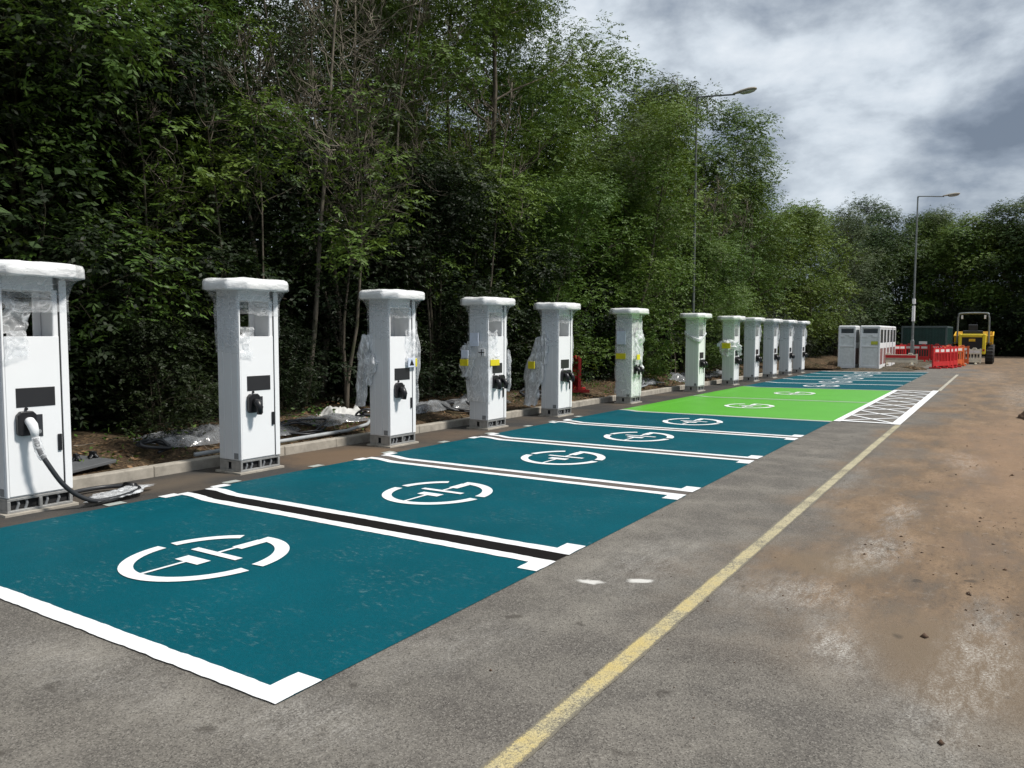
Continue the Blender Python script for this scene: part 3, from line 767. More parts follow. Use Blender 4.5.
# ------------------------------------------------------------------ white framed cabins at the far end
def cabin():
    o = empty('cabinet_unit'); W, D, H = .82, 1.12, 1.95   # x, y, z
    t = .085
    m = MB()
    m.box(0, W, .05, D-.05, .06, H-.06)
    m.build('core_panel', M['ugrey'], o, bevel=.02)
    m = MB()
    for x in (0, W):
        for y in (0, D):
            a = -0.02 if x == 0 else W+.02-t; c = 0 if y == 0 else D-t
            m.box(a, a+t, c, c+t, 0, H-.04)
    m.build('corner_frame', M['white_pl'], o, bevel=.02)
    m = MB(); m.box(-.02, W+.02, 0, D, H-.14, H); m.build('roof_cap', M['white_pl'], o, bevel=.06, seg=4)
    m = MB(); m.box(.03, W-.03, .01, .05, 0, .16); m.box(.03, W-.03, .02, .05, .98, 1.05); m.box(.05, W-.05, .02, .05, 1.50, 1.60)
    m.prism([(.05,.015),(.30,.015),(.30,.05),(.05,.05)], 1.42, 1.52); m.prism([(.52,.015),(W-.05,.015),(W-.05,.05),(.52,.05)], 1.42, 1.52)
    m.build('cross_rail', M['white_pl'], o, bevel=.012)
    m = MB(); m.box(.12, W-.10, .035, .049, 1.61, 1.80); m.build('vent_window', M['udark'], o)
    m = MB(); m.box(W, W+.012, .10, D-.10, 1.18, 1.78); m.build('door_window', M['udark'], o, bevel=.02)
    m = MB(); m.box(W, W+.012, .10, D-.10, .20, .92); m.build('door_panel', M['ured'], o, bevel=.02)
    m = MB(); m.box(W, W+.016, .085, D-.085, .93, 1.17); m.build('door_rail', M['white_pl'], o, bevel=.012); m = MB(); m.box(W, W+.016, .085, D-.085, .0, .19); m.build('door_sill', M['white_pl'], o, bevel=.012)
    return o
cu = cabin(); cabs = [cu]
spots = [(-6.38, 37.75)] + [(-5.47, 37.75+1.17*k) for k in range(5)]
cl = ['white-framed cabinet standing alone beside the row of cabinets, nearer the charging posts', 'front cabinet of the row, with a yellow-green sticker on its grey panel',
      'second cabinet in the row behind the stickered one', 'middle cabinet in the row of white-framed cabinets', 'fourth cabinet in the row of white-framed cabinets', 'rear cabinet of the row, nearest the red barriers']
for k in range(5): cabs.append(copy_tree(cu))
for k, (o, (x, y)) in enumerate(zip(cabs, spots)):
    o.scale = ((.86 if k == 0 else .98), (1 if k == 0 else 1.0), 1); o.location = (x, y, .0); o.rotation_euler = (0, 0, random.uniform(-.012, .012)); tag(o, cl[k], 'cabinet', 'white-framed cabinets parked past the bays')
m = MB(); m.box(.46, .74, .012, .018, 1.10, 1.25); m.build('sticker', M['ygreen'], cabs[1])

# ------------------------------------------------------------------ barriers
def barrier(col, loc, rz, label, w=1.9, h=1.0, flat=None):
    o = tag(empty('plastic_barrier', loc, rz), label, 'barrier', 'plastic pedestrian barriers')
    c = M[col]; m = MB(); t = .025
    m.box(-w/2, w/2, -t, t, h-.30, h-.05); m.box(-w/2, w/2, -t, t, .12, .32)
    for k in range(int(w/.13)+1):
        x = -w/2+.03+k*(w-.06)/int(w/.13); m.box(x-.022, x+.022, -t*.7, t*.7, .32, h-.30)
    m.box(-w/2-.02, -w/2+.06, -t*1.4, t*1.4, .08, h-.02); m.box(w/2-.06, w/2+.02, -t*1.4, t*1.4, .08, h-.02)
    m.tube([(-w/2+.2,0,h-.05),(-w/2+.22,0,h),(-w/2+.36,0,h),(-w/2+.38,0,h-.05)], .02, 8); m.tube([(w/2-.38,0,h-.05),(w/2-.36,0,h),(w/2-.22,0,h),(w/2-.2,0,h-.05)], .02, 8)
    m.build('barrier_panel', c, o, bevel=.01)
    for s in (-1, 1):
        f = MB(); x = s*(w/2-.22); f.prism([(x-.05,-.26),(x+.05,-.26),(x+.06,0),(x+.05,.26),(x-.05,.26),(x-.06,0)], 0, .07); f.prism([(x-.04,-.07),(x+.04,-.07),(x+.04,.07),(x-.04,.07)], .07, .14)
        f.build('foot', c, o, bevel=.01)
    if flat is None:
        m = MB()
        for s in (-.55, 0, .55):
            x = s*w*.55; m.box(x-.15, x+.15, -t-.003, -t, h-.24, h-.12)
        m.build('reflective_band', M['reflect'], o)
    return o
barrier('red', (-4.15,48.9,0), .06, 'red barrier panel in front of the green container, next to the lamp post', 1.3)
barrier('red', (-2.85,49.3,0), -.04, 'red barrier panel in front of the green container, next to the dumper', 1.2)
barrier('red', (-5.0,47.6,0), .9, 'red barrier turned edgeways at the dark end of the barrier line', 1.2)
barrier('red', (-2.38,40.4,0), 1.15, 'red barrier stacked closest to the bays in the cluster', 1.5)
barrier('red', (-2.22,41.1,0), 1.25, 'second red barrier in the tight stacked cluster', 1.5)
barrier('red', (-2.05,41.9,0), 1.35, 'red barrier of the cluster touching the orange ones', 1.6)
barrier('orange', (-2.08,43.6,0), 1.0, 'orange barrier next to the red cluster', 1.5)
barrier('orange', (-2.05,45.0,0), .35, 'orange barrier beside the cream one', 1.2)
barrier('cream', (-1.42,46.3,0), .1, 'cream barrier standing under the dumper', .9, .85)
lb = barrier('cream', (-4.1,40.1,.12), .25, 'red and cream barrier section lying low beside the lamp post base', 1.5, .55, flat=1)
m = MB(); m.box(-.7,.7,-.03,.03,.34,.47); m.build('red_band', M['red'], lb)
barrier('red', (-8.68,16.5,bz(-8.68,16.5)-.01), R(124), 'bright red barrier seen edge-on behind the fifth charging post', 1.25, .85)

# ------------------------------------------------------------------ green container
o = tag(empty('storage_container', (-5.45,54.0,-.1)), 'dark green storage container behind the red barriers', 'container')
W, D, H = 2.5, 6.0, 2.15
m = MB(); m.box(.03, W-.03, .03, D-.03, .12, H-.03)
n = 13
for k in range(n): m.box(.12+k*(W-.24)/n, .12+(k+.55)*(W-.24)/n, .0, .03, .2, H-.12)
n = 26
for k in range(n): m.box(W-.03, W, .12+k*(D-.24)/n, .12+(k+.55)*(D-.24)/n, .2, H-.12)
m.build('body', M['cont'], o)
m = MB()
for x in (-.01, W-.09):
    for y in (-.01, D-.09): m.box(x, x+.10, y, y+.10, .0, H)
m.box(-.01, W+.01, -.012, .09, H-.1, H+.01); m.box(-.01, W+.01, -.012, .09, .02, .14); m.box(W-.09, W+.012, .09, D-.1, H-.1, H+.01); m.box(W-.09, W+.012, .09, D-.1, .02, .14)
m.build('frame', M['cont_end'], o, bevel=.008)
m = MB(); m.box(1.0, 1.45, -.016, -.001, 1.05, 1.22); m.build('notice', M['white_pl'], o)

# ------------------------------------------------------------------ site dumper
def dumper():
    o = tag(empty('site_dumper', (-1.42,47.3,-.03)), 'yellow site dumper with roll bar parked with its rear to the bays', 'dumper')
    o.scale = (.93, 1, 1)
    m = MB()   # rear engine cover frame
    m.box(-.67, -.50, 0, 1.5, .55, 1.62); m.box(.50, .67, 0, 1.5, .55, 1.62); m.box(-.50, .50, 0, 1.5, 1.44, 1.62); m.box(-.50, .50, .0, 1.5, .55, .68)
    m.build('engine_cover', M['dyellow'], o, bevel=.05, seg=3)
    m = MB(); m.box(-.5, .5, .06, .12, .68, 1.44); gr = m.build('radiator_grille', M['black'], o)
    m = MB()
    for k in range(12): m.box(-.48, .48, .04, .06, .71+k*.06, .73+k*.06)
    m.build('grille_slat', M['tyre'], gr)
    m = MB(); m.box(-.16, .16, .02, .045, 1.22, 1.36); m.build('badge', M['dorange'], gr, bevel=.02)
    m = MB(); m.tube(spline([(-.78,1.0,.9),(-.78,1.0,2.2),(-.74,1.0,2.58),(-.6,1.0,2.72),(.6,1.0,2.72),(.74,1.0,2.58),(.78,1.0,2.2),(.78,1.0,.9)], 6), .05, 10)
    m.build('roll_bar', M['galv'], o, smooth=True)
    m = MB(); m.box(-.24, .24, .75, 1.2, 1.62, 1.74); m.box(-.24, .24, .66, .78, 1.70, 2.12); m.box(-.5, .5, .55, .9, 1.60, 1.80); m.build('seat', M['black'], o, bevel=.04)
    m = MB(); m.tube([(0,1.65,1.4),(0,1.5,1.85)], .025, 8)
    m.tube([(.17*math.cos(t*.5236), 1.5+.05*math.sin(t*.5236), 1.86+.16*math.sin(t*.5236)) for t in range(13)], .014, 6); m.build('steering_wheel', M['black'], o)
    m = MB()   # skip
    P = [(1.9,.85),(3.3,.85),(3.7,1.72),(1.75,1.5)]
    vs = [(-.98,y,z) for y,z in P]+[(.98,y,z) for y,z in P]
    m.add(vs, [(0,1,2,3),(7,6,5,4),(0,4,5,1),(1,5,6,2),(3,7,4,0)])
    m.add([(x*.93,y*.985+.04,z+.04) for x,y,z in vs], [(3,2,1,0),(4,5,6,7),(1,5,4,0),(2,6,5,1),(0,4,7,3)])
    m.tube([(-.98,1.75,1.5),(.98,1.75,1.5)], .04, 8); m.tube([(.98,1.75,1.5),(.98,3.7,1.72)], .04, 8); m.tube([(-.98,1.75,1.5),(-.98,3.7,1.72)], .04, 8)
    m.build('skip', M['dorange'], o)
    m = MB(); m.box(-.45, .45, .1, 3.0, .42, .62); m.box(-.62,.62,1.5,1.75,.5,1.4); m.build('chassis', M['black'], o, bevel=.02)
    for (x, y, r) in ((.86,.62,.54),(-.86,.62,.54),(.88,2.65,.54),(-.88,2.65,.54)):
        w = MB(); vs = []; N = 36; prof = [(-.19,.30),(-.20,.46),(-.15,.54),(.15,.54),(.20,.46),(.19,.30)]
        for k in range(N):
            t = 2*math.pi*k/N
            for (dx, rr) in prof:
                if rr > .5: rr = rr - (.035 if k % 2 else 0)
                vs.append((x+dx, y+rr*math.cos(t), r+.0+rr*math.sin(t)))
        w.add(vs, [(k*6+j, ((k+1)%N)*6+j, ((k+1)%N)*6+j+1, k*6+j+1) for k in range(N) for j in range(5)])
        wh = w.build('wheel', M['tyre'], o)
        w = MB(); w.tube([(x-.15,y,r),(x+.15,y,r)], .31, 20); w.build('rim', M['dyellow'], wh, bevel=.01)
    for x in (-.62, .52):
        m = MB(); m.box(x, x+.1, .93, .97, 2.42, 2.62); m.build('work_light', M['reflect'], o, bevel=.01)
    for x in (-.62, .54):
        m = MB(); m.box(x, x+.09, -.02, .01, .72, .82); m.build('tail_light', M['red'], o)
    for s in (-1, 1):
        m = MB(); m.box(.67*s-.03, .98*s if s > 0 else -.64, .2, 1.15, 1.12, 1.16) if s > 0 else m.box(-.98, -.64, .2, 1.15, 1.12, 1.16); m.build('mudguard', M['black'], o, bevel=.01)
dumper()

# ------------------------------------------------------------------ litter on the bank
def sheet_pile(loc, sx, sy, h, seed, mat, label, name='plastic_sheeting', rz=0, n=34, group='discarded wrapping on the soil bank'):
    vs = []
    for j in range(n+1):
        for i in range(n+1):
            u, v = i/n*2-1, j/n*2-1
            e = max(0, 1-(u*u+v*v*.9)**1.2*.62)
            z = h*e*(.5+.5*vnoise(u*2.2+seed, v*2.2)) + h*.55*(.6-abs(vnoise(u*3.5+seed, v*3.5)))*e + h*.10*vnoise(u*9+seed, v*9)*e
            x = u*sx*(1+.25*vnoise(v*2+seed, 3)); y = v*sy*(1+.3*vnoise(u*2.2+seed, 7))
            if abs(u) > .999 or abs(v) > .999: z = -.02
            vs.append((x, y, z))
    m = MB(); m.add(vs, [(j*(n+1)+i, j*(n+1)+i+1, (j+1)*(n+1)+i+1, (j+1)*(n+1)+i) for j in range(n) for i in range(n)])
    o = m.build(name, M[mat], smooth=True); o.location = (loc[0], loc[1], loc[2] if len(loc) > 2 else bz(loc[0], loc[1])); o.rotation_euler = (0,0,rz)
    return tag(o, label, 'plastic sheet', group)
sheet_pile((-9.35,5.15), .28, .42, 0.081, 2, 'bag', 'bright bunched clear film on the soil past the first charging post', rz=.3)
sheet_pile((-9.1,6.0), .22, .5, 0.074, 5, 'bag_dirty', 'dirty twisted film strip on the soil before the second charging post', rz=.1)
sheet_pile((-8.75,6.05), .4, .45, 0.186, 9, 'bag_dirty', 'tall dark heap of film against the second charging post')
sheet_pile((-9.0,7.0), .5, .7, 0.136, 19, 'bag_dirty', 'grey crumpled sheeting behind the second charging post')
sheet_pile((-9.15,9.1), .38, .55, 0.198, 12, 'sack', 'white sack heap on the soil before the third charging post', name='plastic_sack', rz=.5)
sheet_pile((-8.75,8.5), .38, .6, 0.087, 14, 'bag_dirty', 'dark flat sheeting in front of the white sack')
sheet_pile((-8.7,9.8), .3, .22, 0.074, 17, 'sack', 'small white crumpled sack just past the third charging post', name='plastic_sack')
sheet_pile((-8.95,10.6), .35, .8, 0.186, 22, 'bag_dirty', 'grey film bundle between the third and fourth charging posts')
sheet_pile((-8.8,12.4), .35, .9, 0.174, 25, 'bag_dirty', 'grey film bundle between the fourth and fifth charging posts')
sheet_pile((-8.8,15.2), .3, .9, 0.124, 28, 'bag_dirty', 'long grey film strip between the fifth and sixth charging posts')
sheet_pile((-8.7,20.4), .4, 1.0, 0.161, 31, 'bag_dirty', 'grey film heap between the sixth and seventh charging posts')
sheet_pile((-8.7,23.6), .4, .9, 0.248, 34, 'bag_dirty', 'dark tall film heap between the seventh and eighth charging posts')
sheet_pile((-8.6,27.2), .35, 1.2, 0.155, 37, 'bag_dirty', 'pale dirty film heap behind the ninth charging post')
sheet_pile((-6.9,39.2,.05), .8, .8, .26, 41, 'soil', 'low earth heap beside the lone cabinet', name='earth_heap', group='earth heaps')
sheet_pile((-7.2,37.2,.02), .9, .35, .18, 44, 'soil', 'stony earth ridge at the end of the far teal bay', name='earth_heap', group='earth heaps')
sheet_pile((-3.4,38.7,.0), .5, .35, .16, 47, 'soil', 'small earth heap between cabinets and red cluster', name='earth_heap', group='earth heaps')
sheet_pile((.62,17.5,.0), .3, .5, .22, 50, 'clod', 'rust-brown clod heap at the road\'s muddy side', name='earth_heap', group='earth heaps')
for n_, o in list(bpy.data.objects.items()):
    if n_.startswith('earth_heap'): o['category'] = 'earth heap'
    if n_.startswith('plastic_sack'): o['category'] = 'sack'
# loose cables
def cables(loc, rad, n, seed, label, r=.014, mat='cable', sx=1, sy=1.6):
    rnd = random.Random(seed); P = []
    for k in range(n*6):
        t = k*1.05 + rnd.uniform(-.2, .2); q = rad*(.6+.5*rnd.random())
        x, y = q*math.cos(t)*sx, q*math.sin(t)*sy
        P.append((x, y, bz(loc[0]+x, loc[1]+y)-bz(*loc)+.03+.05*abs(math.sin(t*1.7))+.12*rnd.random()*math.exp(-k*.05)))
    m = MB(); m.tube(spline(P, 4), r, 7); o = m.build('cable_coil', M[mat], smooth=True); o.location = (loc[0], loc[1], bz(*loc))
    return tag(o, label, 'cable', 'loose cables on the soil bank')
cables((-8.45,5.35), .12, 2, 3, 'small black cable knot on the soil past the first charging post', .02)
cables((-8.55,7.7), .28, 3, 5, 'black cable coil behind the kerb near the third charging post')
cables((-8.6,9.3), .22, 3, 7, 'tangled dark cable just past the third charging post', .018)
cables((-8.6,11.6), .3, 3, 8, 'dark cable tangle past the fourth charging post', .02)
cables((-8.6,14.3), .3, 3, 9, 'dark cable tangle past the fifth charging post', .02)
cables((-8.5,19.4), .35, 4, 11, 'blue-grey hose coil between the sixth and seventh posts', .022, 'grey')
cables((-8.5,24.9), .4, 4, 12, 'dark cable tangle past the eighth charging post', .02)
# grey conduit on the kerb
m = MB(); m.tube([(-7.97,5.55,.155+.0),(-7.985,7.0,.16),(-8.02,8.1,.165),(-8.1,8.6,.20),(-8.3,9.0,.30)], .026, 12)
tag(m.build('conduit_pipe', M['grey'], smooth=True), 'grey conduit pipe lying along the kerb between second and third charging posts', 'pipe')
bpy.data.objects['conduit_pipe'].data.materials[0] = simple('conduit_grey', (.38,.40,.41), .4)
# grey paving plates and clamps by the first post
for k, (x, y, a, b_, rz, lab) in enumerate([(-8.35,4.25,.33,.24,.1,'flat dark grey slab lying behind the kerb by the first charging post'), (-8.62,4.10,.22,.2,.0,'upright dark grey slab leaning behind the first charging post')]):
    m = MB()
    if k == 0: m.box(-a, a, -b_*1.6, b_*1.6, 0, .035)
    else: m.box(-.02, .02, -b_, b_, 0, .22)
    o = m.build('rubber_slab', M['grey'], bevel=.006); o.location = (x, y, bz(x, y)+.02); o.rotation_euler = (.0 if k else .08, .25 if k else 0, rz); tag(o, lab, 'slab')
    o.data.materials[0] = simple('slab_grey', (.10,.105,.11), .7)
for k, (x, y) in enumerate([(-8.42,4.42),(-8.38,4.58)]):
    m = MB(); m.tube([(-.05,0,.03),(0,0,.09),(.05,.01,.03)], .022, 8); m.tube([(0,-.05,.02),(0,0,.07),(0,.05,.02)], .02, 8); m.box(-.035,.035,-.02,.02,.05,.1)
    o = m.build('pipe_clamp', M['black'], bevel=.004); o.location = (x, y, bz(x, y)+.03); o.rotation_euler = (0,0,.4*k)
    tag(o, ['black clamp on the grey slab, nearer the first charging post', 'black clamp on the grey slab, farther from the first charging post'][k], 'clamp')

# crumbs of dry mud on the roadway (uncountable)
rng = np.random.default_rng(5)
def crumbs(n, name, gen, mat, smin, smax):
    oct_v = np.array([(1,0,0),(-1,0,0),(0,1,0),(0,-1,0),(0,0,1),(0,0,-.3)], float)
    oct_f = np.array([(0,2,4),(2,1,4),(1,3,4),(3,0,4),(2,0,5),(1,2,5),(3,1,5),(0,3,5)])
    V = []; F = []
    for k in range(n):
        x, y = gen(); s = smin*(smax/smin)**(rng.random()**2.2)
        j = 1+.35*rng.standard_normal((6,1)); a = rng.random()*6.28
        rot = np.array([[math.cos(a),-math.sin(a),0],[math.sin(a),math.cos(a),0],[0,0,.7]])
        V.append((oct_v*np.clip(j,.5,1.6)*s*.7)@rot.T + (x, y, gz(x,y)+.1*s)); F.append(oct_f+6*k)
    return np_mesh(name, np.concatenate(V), np.concatenate(F), M[mat])
def gen_road():
    while True:
        x = rng.uniform(-1.3, 5); y = 3 + rng.exponential(8)
        if y < 60 and rng.random() < .25+.75*sst(x, -1.2, .6): return x, y
tag(crumbs(650, 'mud_crumbs', gen_road, 'clod', .004, .035), 'crumbs of dry mud scattered over the roadway', 'crumbs', kind='stuff')
def gen_clump():
    while True:
        x = rng.uniform(-.9, 2.5); y = 3.5 + rng.exponential(7)
        if y < 40 and vnoise(x*1.6, y*.8, 2) > .25: return x, y
tag(crumbs(380, 'mud_lumps', gen_clump, 'clod', .004, .02), 'clusters of loose mud lumps on the brown side of the roadway', 'mud lumps', kind='stuff')
def gen_grey(): return rng.uniform(-2.5, -1.0), rng.uniform(2.0, 16)
tag(crumbs(140, 'road_grit', gen_grey, 'clod', .003, .012), 'grit scattered beside the yellow line', 'grit', kind='stuff')
def gen_bank(): return rng.uniform(-9.8, -7.98), rng.uniform(3, 34)
def bank_litter():
    n = 9000; x = rng.uniform(-10.5, -7.95, n); y = rng.uniform(2.5, 36, n)
    z = np.array([bz(a, b_) for a, b_ in zip(x, y)])+.012
    a = rng.random(n)*6.28; s = rng.uniform(.015, .04, n); t1 = rng.uniform(-.4, .4, n); t2 = rng.uniform(-.4, .4, n)
    c, d = np.cos(a)*s, np.sin(a)*s
    V = np.stack([np.stack([x-c, y-d, z+t1*s], 1), np.stack([x+d*.5, y-c*.5, z+t2*s], 1), np.stack([x+c, y+d, z-t1*s], 1), np.stack([x-d*.5, y+c*.5, z-t2*s], 1)], 1).reshape(-1,3)
    F = np.arange(4*n).reshape(-1,4)
    t = NT('dead_leaf'); at = t.n('ShaderNodeAttribute', attribute_name='tint')
    t.bsdf(t.mix(at.outputs['Fac'], (.07,.04,.02), (.26,.16,.085)), .8, spec=.2)
    tag(np_mesh('leaf_litter', V, F, t.m, attr=rng.random(n)), 'dead leaves lying on the soil bank', 'leaf litter', kind='stuff')
bank_litter()
def bank_twigs():
    m = MB(); rn = random.Random(4)
    for k in range(420):
        x = -8.0-2.6*rn.random()**1.1; y = rn.uniform(3, 34); a = rn.random()*6.28; L = rn.uniform(.08, .45); z = bz(x, y)
        P = [(x+math.cos(a)*L*q+rn.gauss(0,.012), y+math.sin(a)*L*q+rn.gauss(0,.012), bz(min(-7.96, x+math.cos(a)*L*q), y+math.sin(a)*L*q)+.012+.03*q*rn.random()) for q in (0,.4,.7,1)]
        if max(p_[0] for p_ in P) > -7.95: continue
        r = rn.uniform(.003,.008); m.tube(P, [r, r, r*.8, r*.5], 4)
    tag(m.build('twig_debris', M['bark_pale']), 'dead twigs strewn over the soil bank', 'twigs', kind='stuff')
    n = 5200; x = -8.05-2.6*rng.random(n); y = rng.uniform(3, 36, n); keep = np.array([vnoise(a*1.3, b_*1.3, 9) > .12 for a, b_ in zip(x, y)]); x = x[keep]; y = y[keep]; n = len(x)
    z = np.array([bz(a, b_) for a, b_ in zip(x, y)])
    P = np.stack([x, y, z+.02+.14*rng.random(n)**2], 1); d = rng.standard_normal((n,3)); d[:,2] = np.abs(d[:,2])*.6; d /= np.linalg.norm(d, axis=1)[:,None]
    e = np.cross(d, rng.standard_normal((n,3))); e /= np.linalg.norm(e, axis=1)[:,None]; s_ = rng.uniform(.018, .045, (n,1))
    V = np.stack([P-d*s_, P+e*s_*.45, P+d*s_, P-e*s_*.45], 1).reshape(-1,3)
    tag(np_mesh('low_weeds', V, np.arange(4*n).reshape(-1,4), M['leaf'], attr=rng.random(n)), 'patches of low green weeds on the soil bank', 'weeds', kind='stuff')
bank_twigs()

# ------------------------------------------------------------------ trees
def leaves_np(centers, spread, per, nl, ll, lw, rng, droop=.35, out=None):
    """pinnate sprays set in rounded clumps; returns V, F, tint"""
    k = len(centers); rad = spread*rng.uniform(.75, 1.45, k)
    cnt = np.maximum(4, (per*(rad/spread)**2).astype(int)); C = np.repeat(centers, cnt, 0); n = len(C); Rr = np.repeat(rad, cnt)[:,None]
    dd = rng.standard_normal((n,3)); dd[:,2] = np.where(rng.random(n) < .6, np.abs(dd[:,2]), dd[:,2]); dd /= np.linalg.norm(dd, axis=1)[:,None]
    sh = 1-.55*rng.random((n,1))**1.8
    pos = C + dd*Rr*sh*np.array([1.15,1.15,.72]) + rng.standard_normal((n,3))*.05
    az = np.arctan2(dd[:,1], dd[:,0]) + rng.standard_normal(n)*.7
    el = dd[:,2]*.5-droop + rng.standard_normal(n)*.3
    d = np.stack([np.cos(az)*np.cos(el), np.sin(az)*np.cos(el), np.sin(el)], 1)
    side = np.stack([-np.sin(az), np.cos(az), rng.standard_normal(n)*.25], 1); side /= np.linalg.norm(side, axis=1)[:,None]
    tint_c = np.repeat(rng.random(k), cnt)
    Vs = []; T = []
    rl = ll*2.6; N0 = dd*.9+np.array([0,0,.7])
    for q in range(nl):
        if q == nl-1: base = pos+d*rl; ld = d.copy()
        else:
            f = (q//2+1)/((nl-1)//2+.01); s_ = 1 if q % 2 else -1
            base = pos + d*(rl*f*.9); ld = side*s_*.85 + d*.5
        ld = ld + rng.standard_normal((n,3))*.18; ld /= np.linalg.norm(ld, axis=1)[:,None]
        ld[:,2] -= .18
        nrm = np.cross(ld, rng.standard_normal((n,3))*.35 + N0); nrm /= np.linalg.norm(nrm, axis=1)[:,None]+1e-6
        L = ll*(.75+.5*rng.random((n,1))); W = lw*(.8+.4*rng.random((n,1)))
        p0 = base; p2 = base+ld*L; mid = base+ld*L*.45
        Vs.append(np.stack([p0, mid+nrm*W*.5, p2, mid-nrm*W*.5], 1))
        T.append(np.clip(.6*tint_c+.3*rng.random(n)+.1*dd[:,2]+rng.standard_normal(n)*.06, 0, 1))
    V = np.concatenate(Vs).reshape(-1,3); T = np.concatenate(T)
    return V, np.arange(len(V)).reshape(-1,4), T

def branch_path(p, d, L, rnd, n=6, wob=.18, up=.12):
    P = [p.copy()]; d = d.normalized()
    for k in range(n):
        d = (d + Vector((rnd.gauss(0,wob), rnd.gauss(0,wob), rnd.gauss(0,wob)+up))).normalized()
        P.append(P[-1]+d*L/n)
    return P

def gen_tree(kind, seed, H=12, Rc=2.8, base=.18, stems=2, r0=.13, nb=16, per=26, ll=.086, lw=.037, nl=7, spread=.33, leaf='leaf', bark='bark', bare=.0, twigs=5, ymin=None, topw=.55):
    rnd = random.Random(seed); rg = np.random.default_rng(seed); m = MB(); cen = []; outv = []
    for s in range(stems):
        a = rnd.random()*6.28; lean = rnd.uniform(.02, .11)*(1 if stems == 1 else 1.6)
        h = H*rnd.uniform(.8, 1.0) if s else H
        P = [Vector((.25*math.cos(a)*(s > 0), .25*math.sin(a)*(s > 0), -.4))]
        d = Vector((math.cos(a)*lean, math.sin(a)*lean, 1)); nseg = 12
        for k in range(nseg):
            d = (d + Vector((rnd.gauss(0,.06), rnd.gauss(0,.06), .05))).normalized(); P.append(P[-1]+d*(h+.4)/nseg)
        rr = r0*rnd.uniform(.7, 1.0); rad = [max(.012, rr*(1-.93*(k/nseg)**.9)) for k in range(nseg+1)]
        m.tube(P, rad, 9)
        for b_ in range(nb):
            t = base+(1-base)*((b_+rnd.random())/nb)**.92; f = t*nseg; i = min(nseg-1, int(f)); q = P[i].lerp(P[i+1], f-i)
            az = b_*2.4+rnd.uniform(-.5,.5)+a; prof = (math.sin(min(1, t*1.05)*math.pi)**.5)*(1-.35*t)+.12
            L = Rc*prof*rnd.uniform(.7, 1.15); el = .15+.75*t+rnd.gauss(0,.15)
            dd = Vector((math.cos(az)*math.cos(el), math.sin(az)*math.cos(el), math.sin(el)))
            Q = branch_path(q, dd, L, rnd, up=.05); br = max(.010, rad[i]*.45)
            m.tube(Q, [br*(1-.8*k/6) for k in range(7)], 5, cap=False)
            isbare = rnd.random() < bare
            for w in range(twigs):
                k = rnd.uniform(1.5, 6); i2 = min(5, int(k)); q2 = Q[i2].lerp(Q[i2+1], k-i2)
                d2 = (dd + Vector((rnd.gauss(0,.7), rnd.gauss(0,.7), rnd.gauss(.15,.5)))).normalized()
                L2 = L*rnd.uniform(.22, .42)+.15
                T = branch_path(q2, d2, L2, rnd, n=4, wob=.25, up=.1); m.tube(T, [.009,.007,.006,.004,.003] if not isbare else [.012,.010,.008,.006,.004], 3, cap=False)
                if isbare:
                    for _ in range(3):
                        T2 = branch_path(T[rnd.randint(1,3)], (d2+Vector((rnd.gauss(0,.6), rnd.gauss(0,.6), rnd.gauss(.2,.4)))), L2*.7, rnd, n=3, wob=.25)
                        m.tube(T2, [.007,.006,.004,.003], 3, cap=False)
                else:
                    if w % 2 == 0: cen.append(T[3]); outv.append(dd)
            if not isbare:
                for c in ((Q[3], Q[6]) if L > 1.2 else (Q[5],)): cen.append(c); outv.append(dd)
    o = empty(kind); m.build('trunk', M[bark], o, smooth=True)
    if cen:
        C = np.array([tuple(c) for c in cen]); O = np.array([tuple(c) for c in outv])
        V, F, T = leaves_np(C, spread, per, nl, ll, lw, rg, out=O)
        np_mesh('crown', V, F, M[leaf], o, attr=T)
    return o

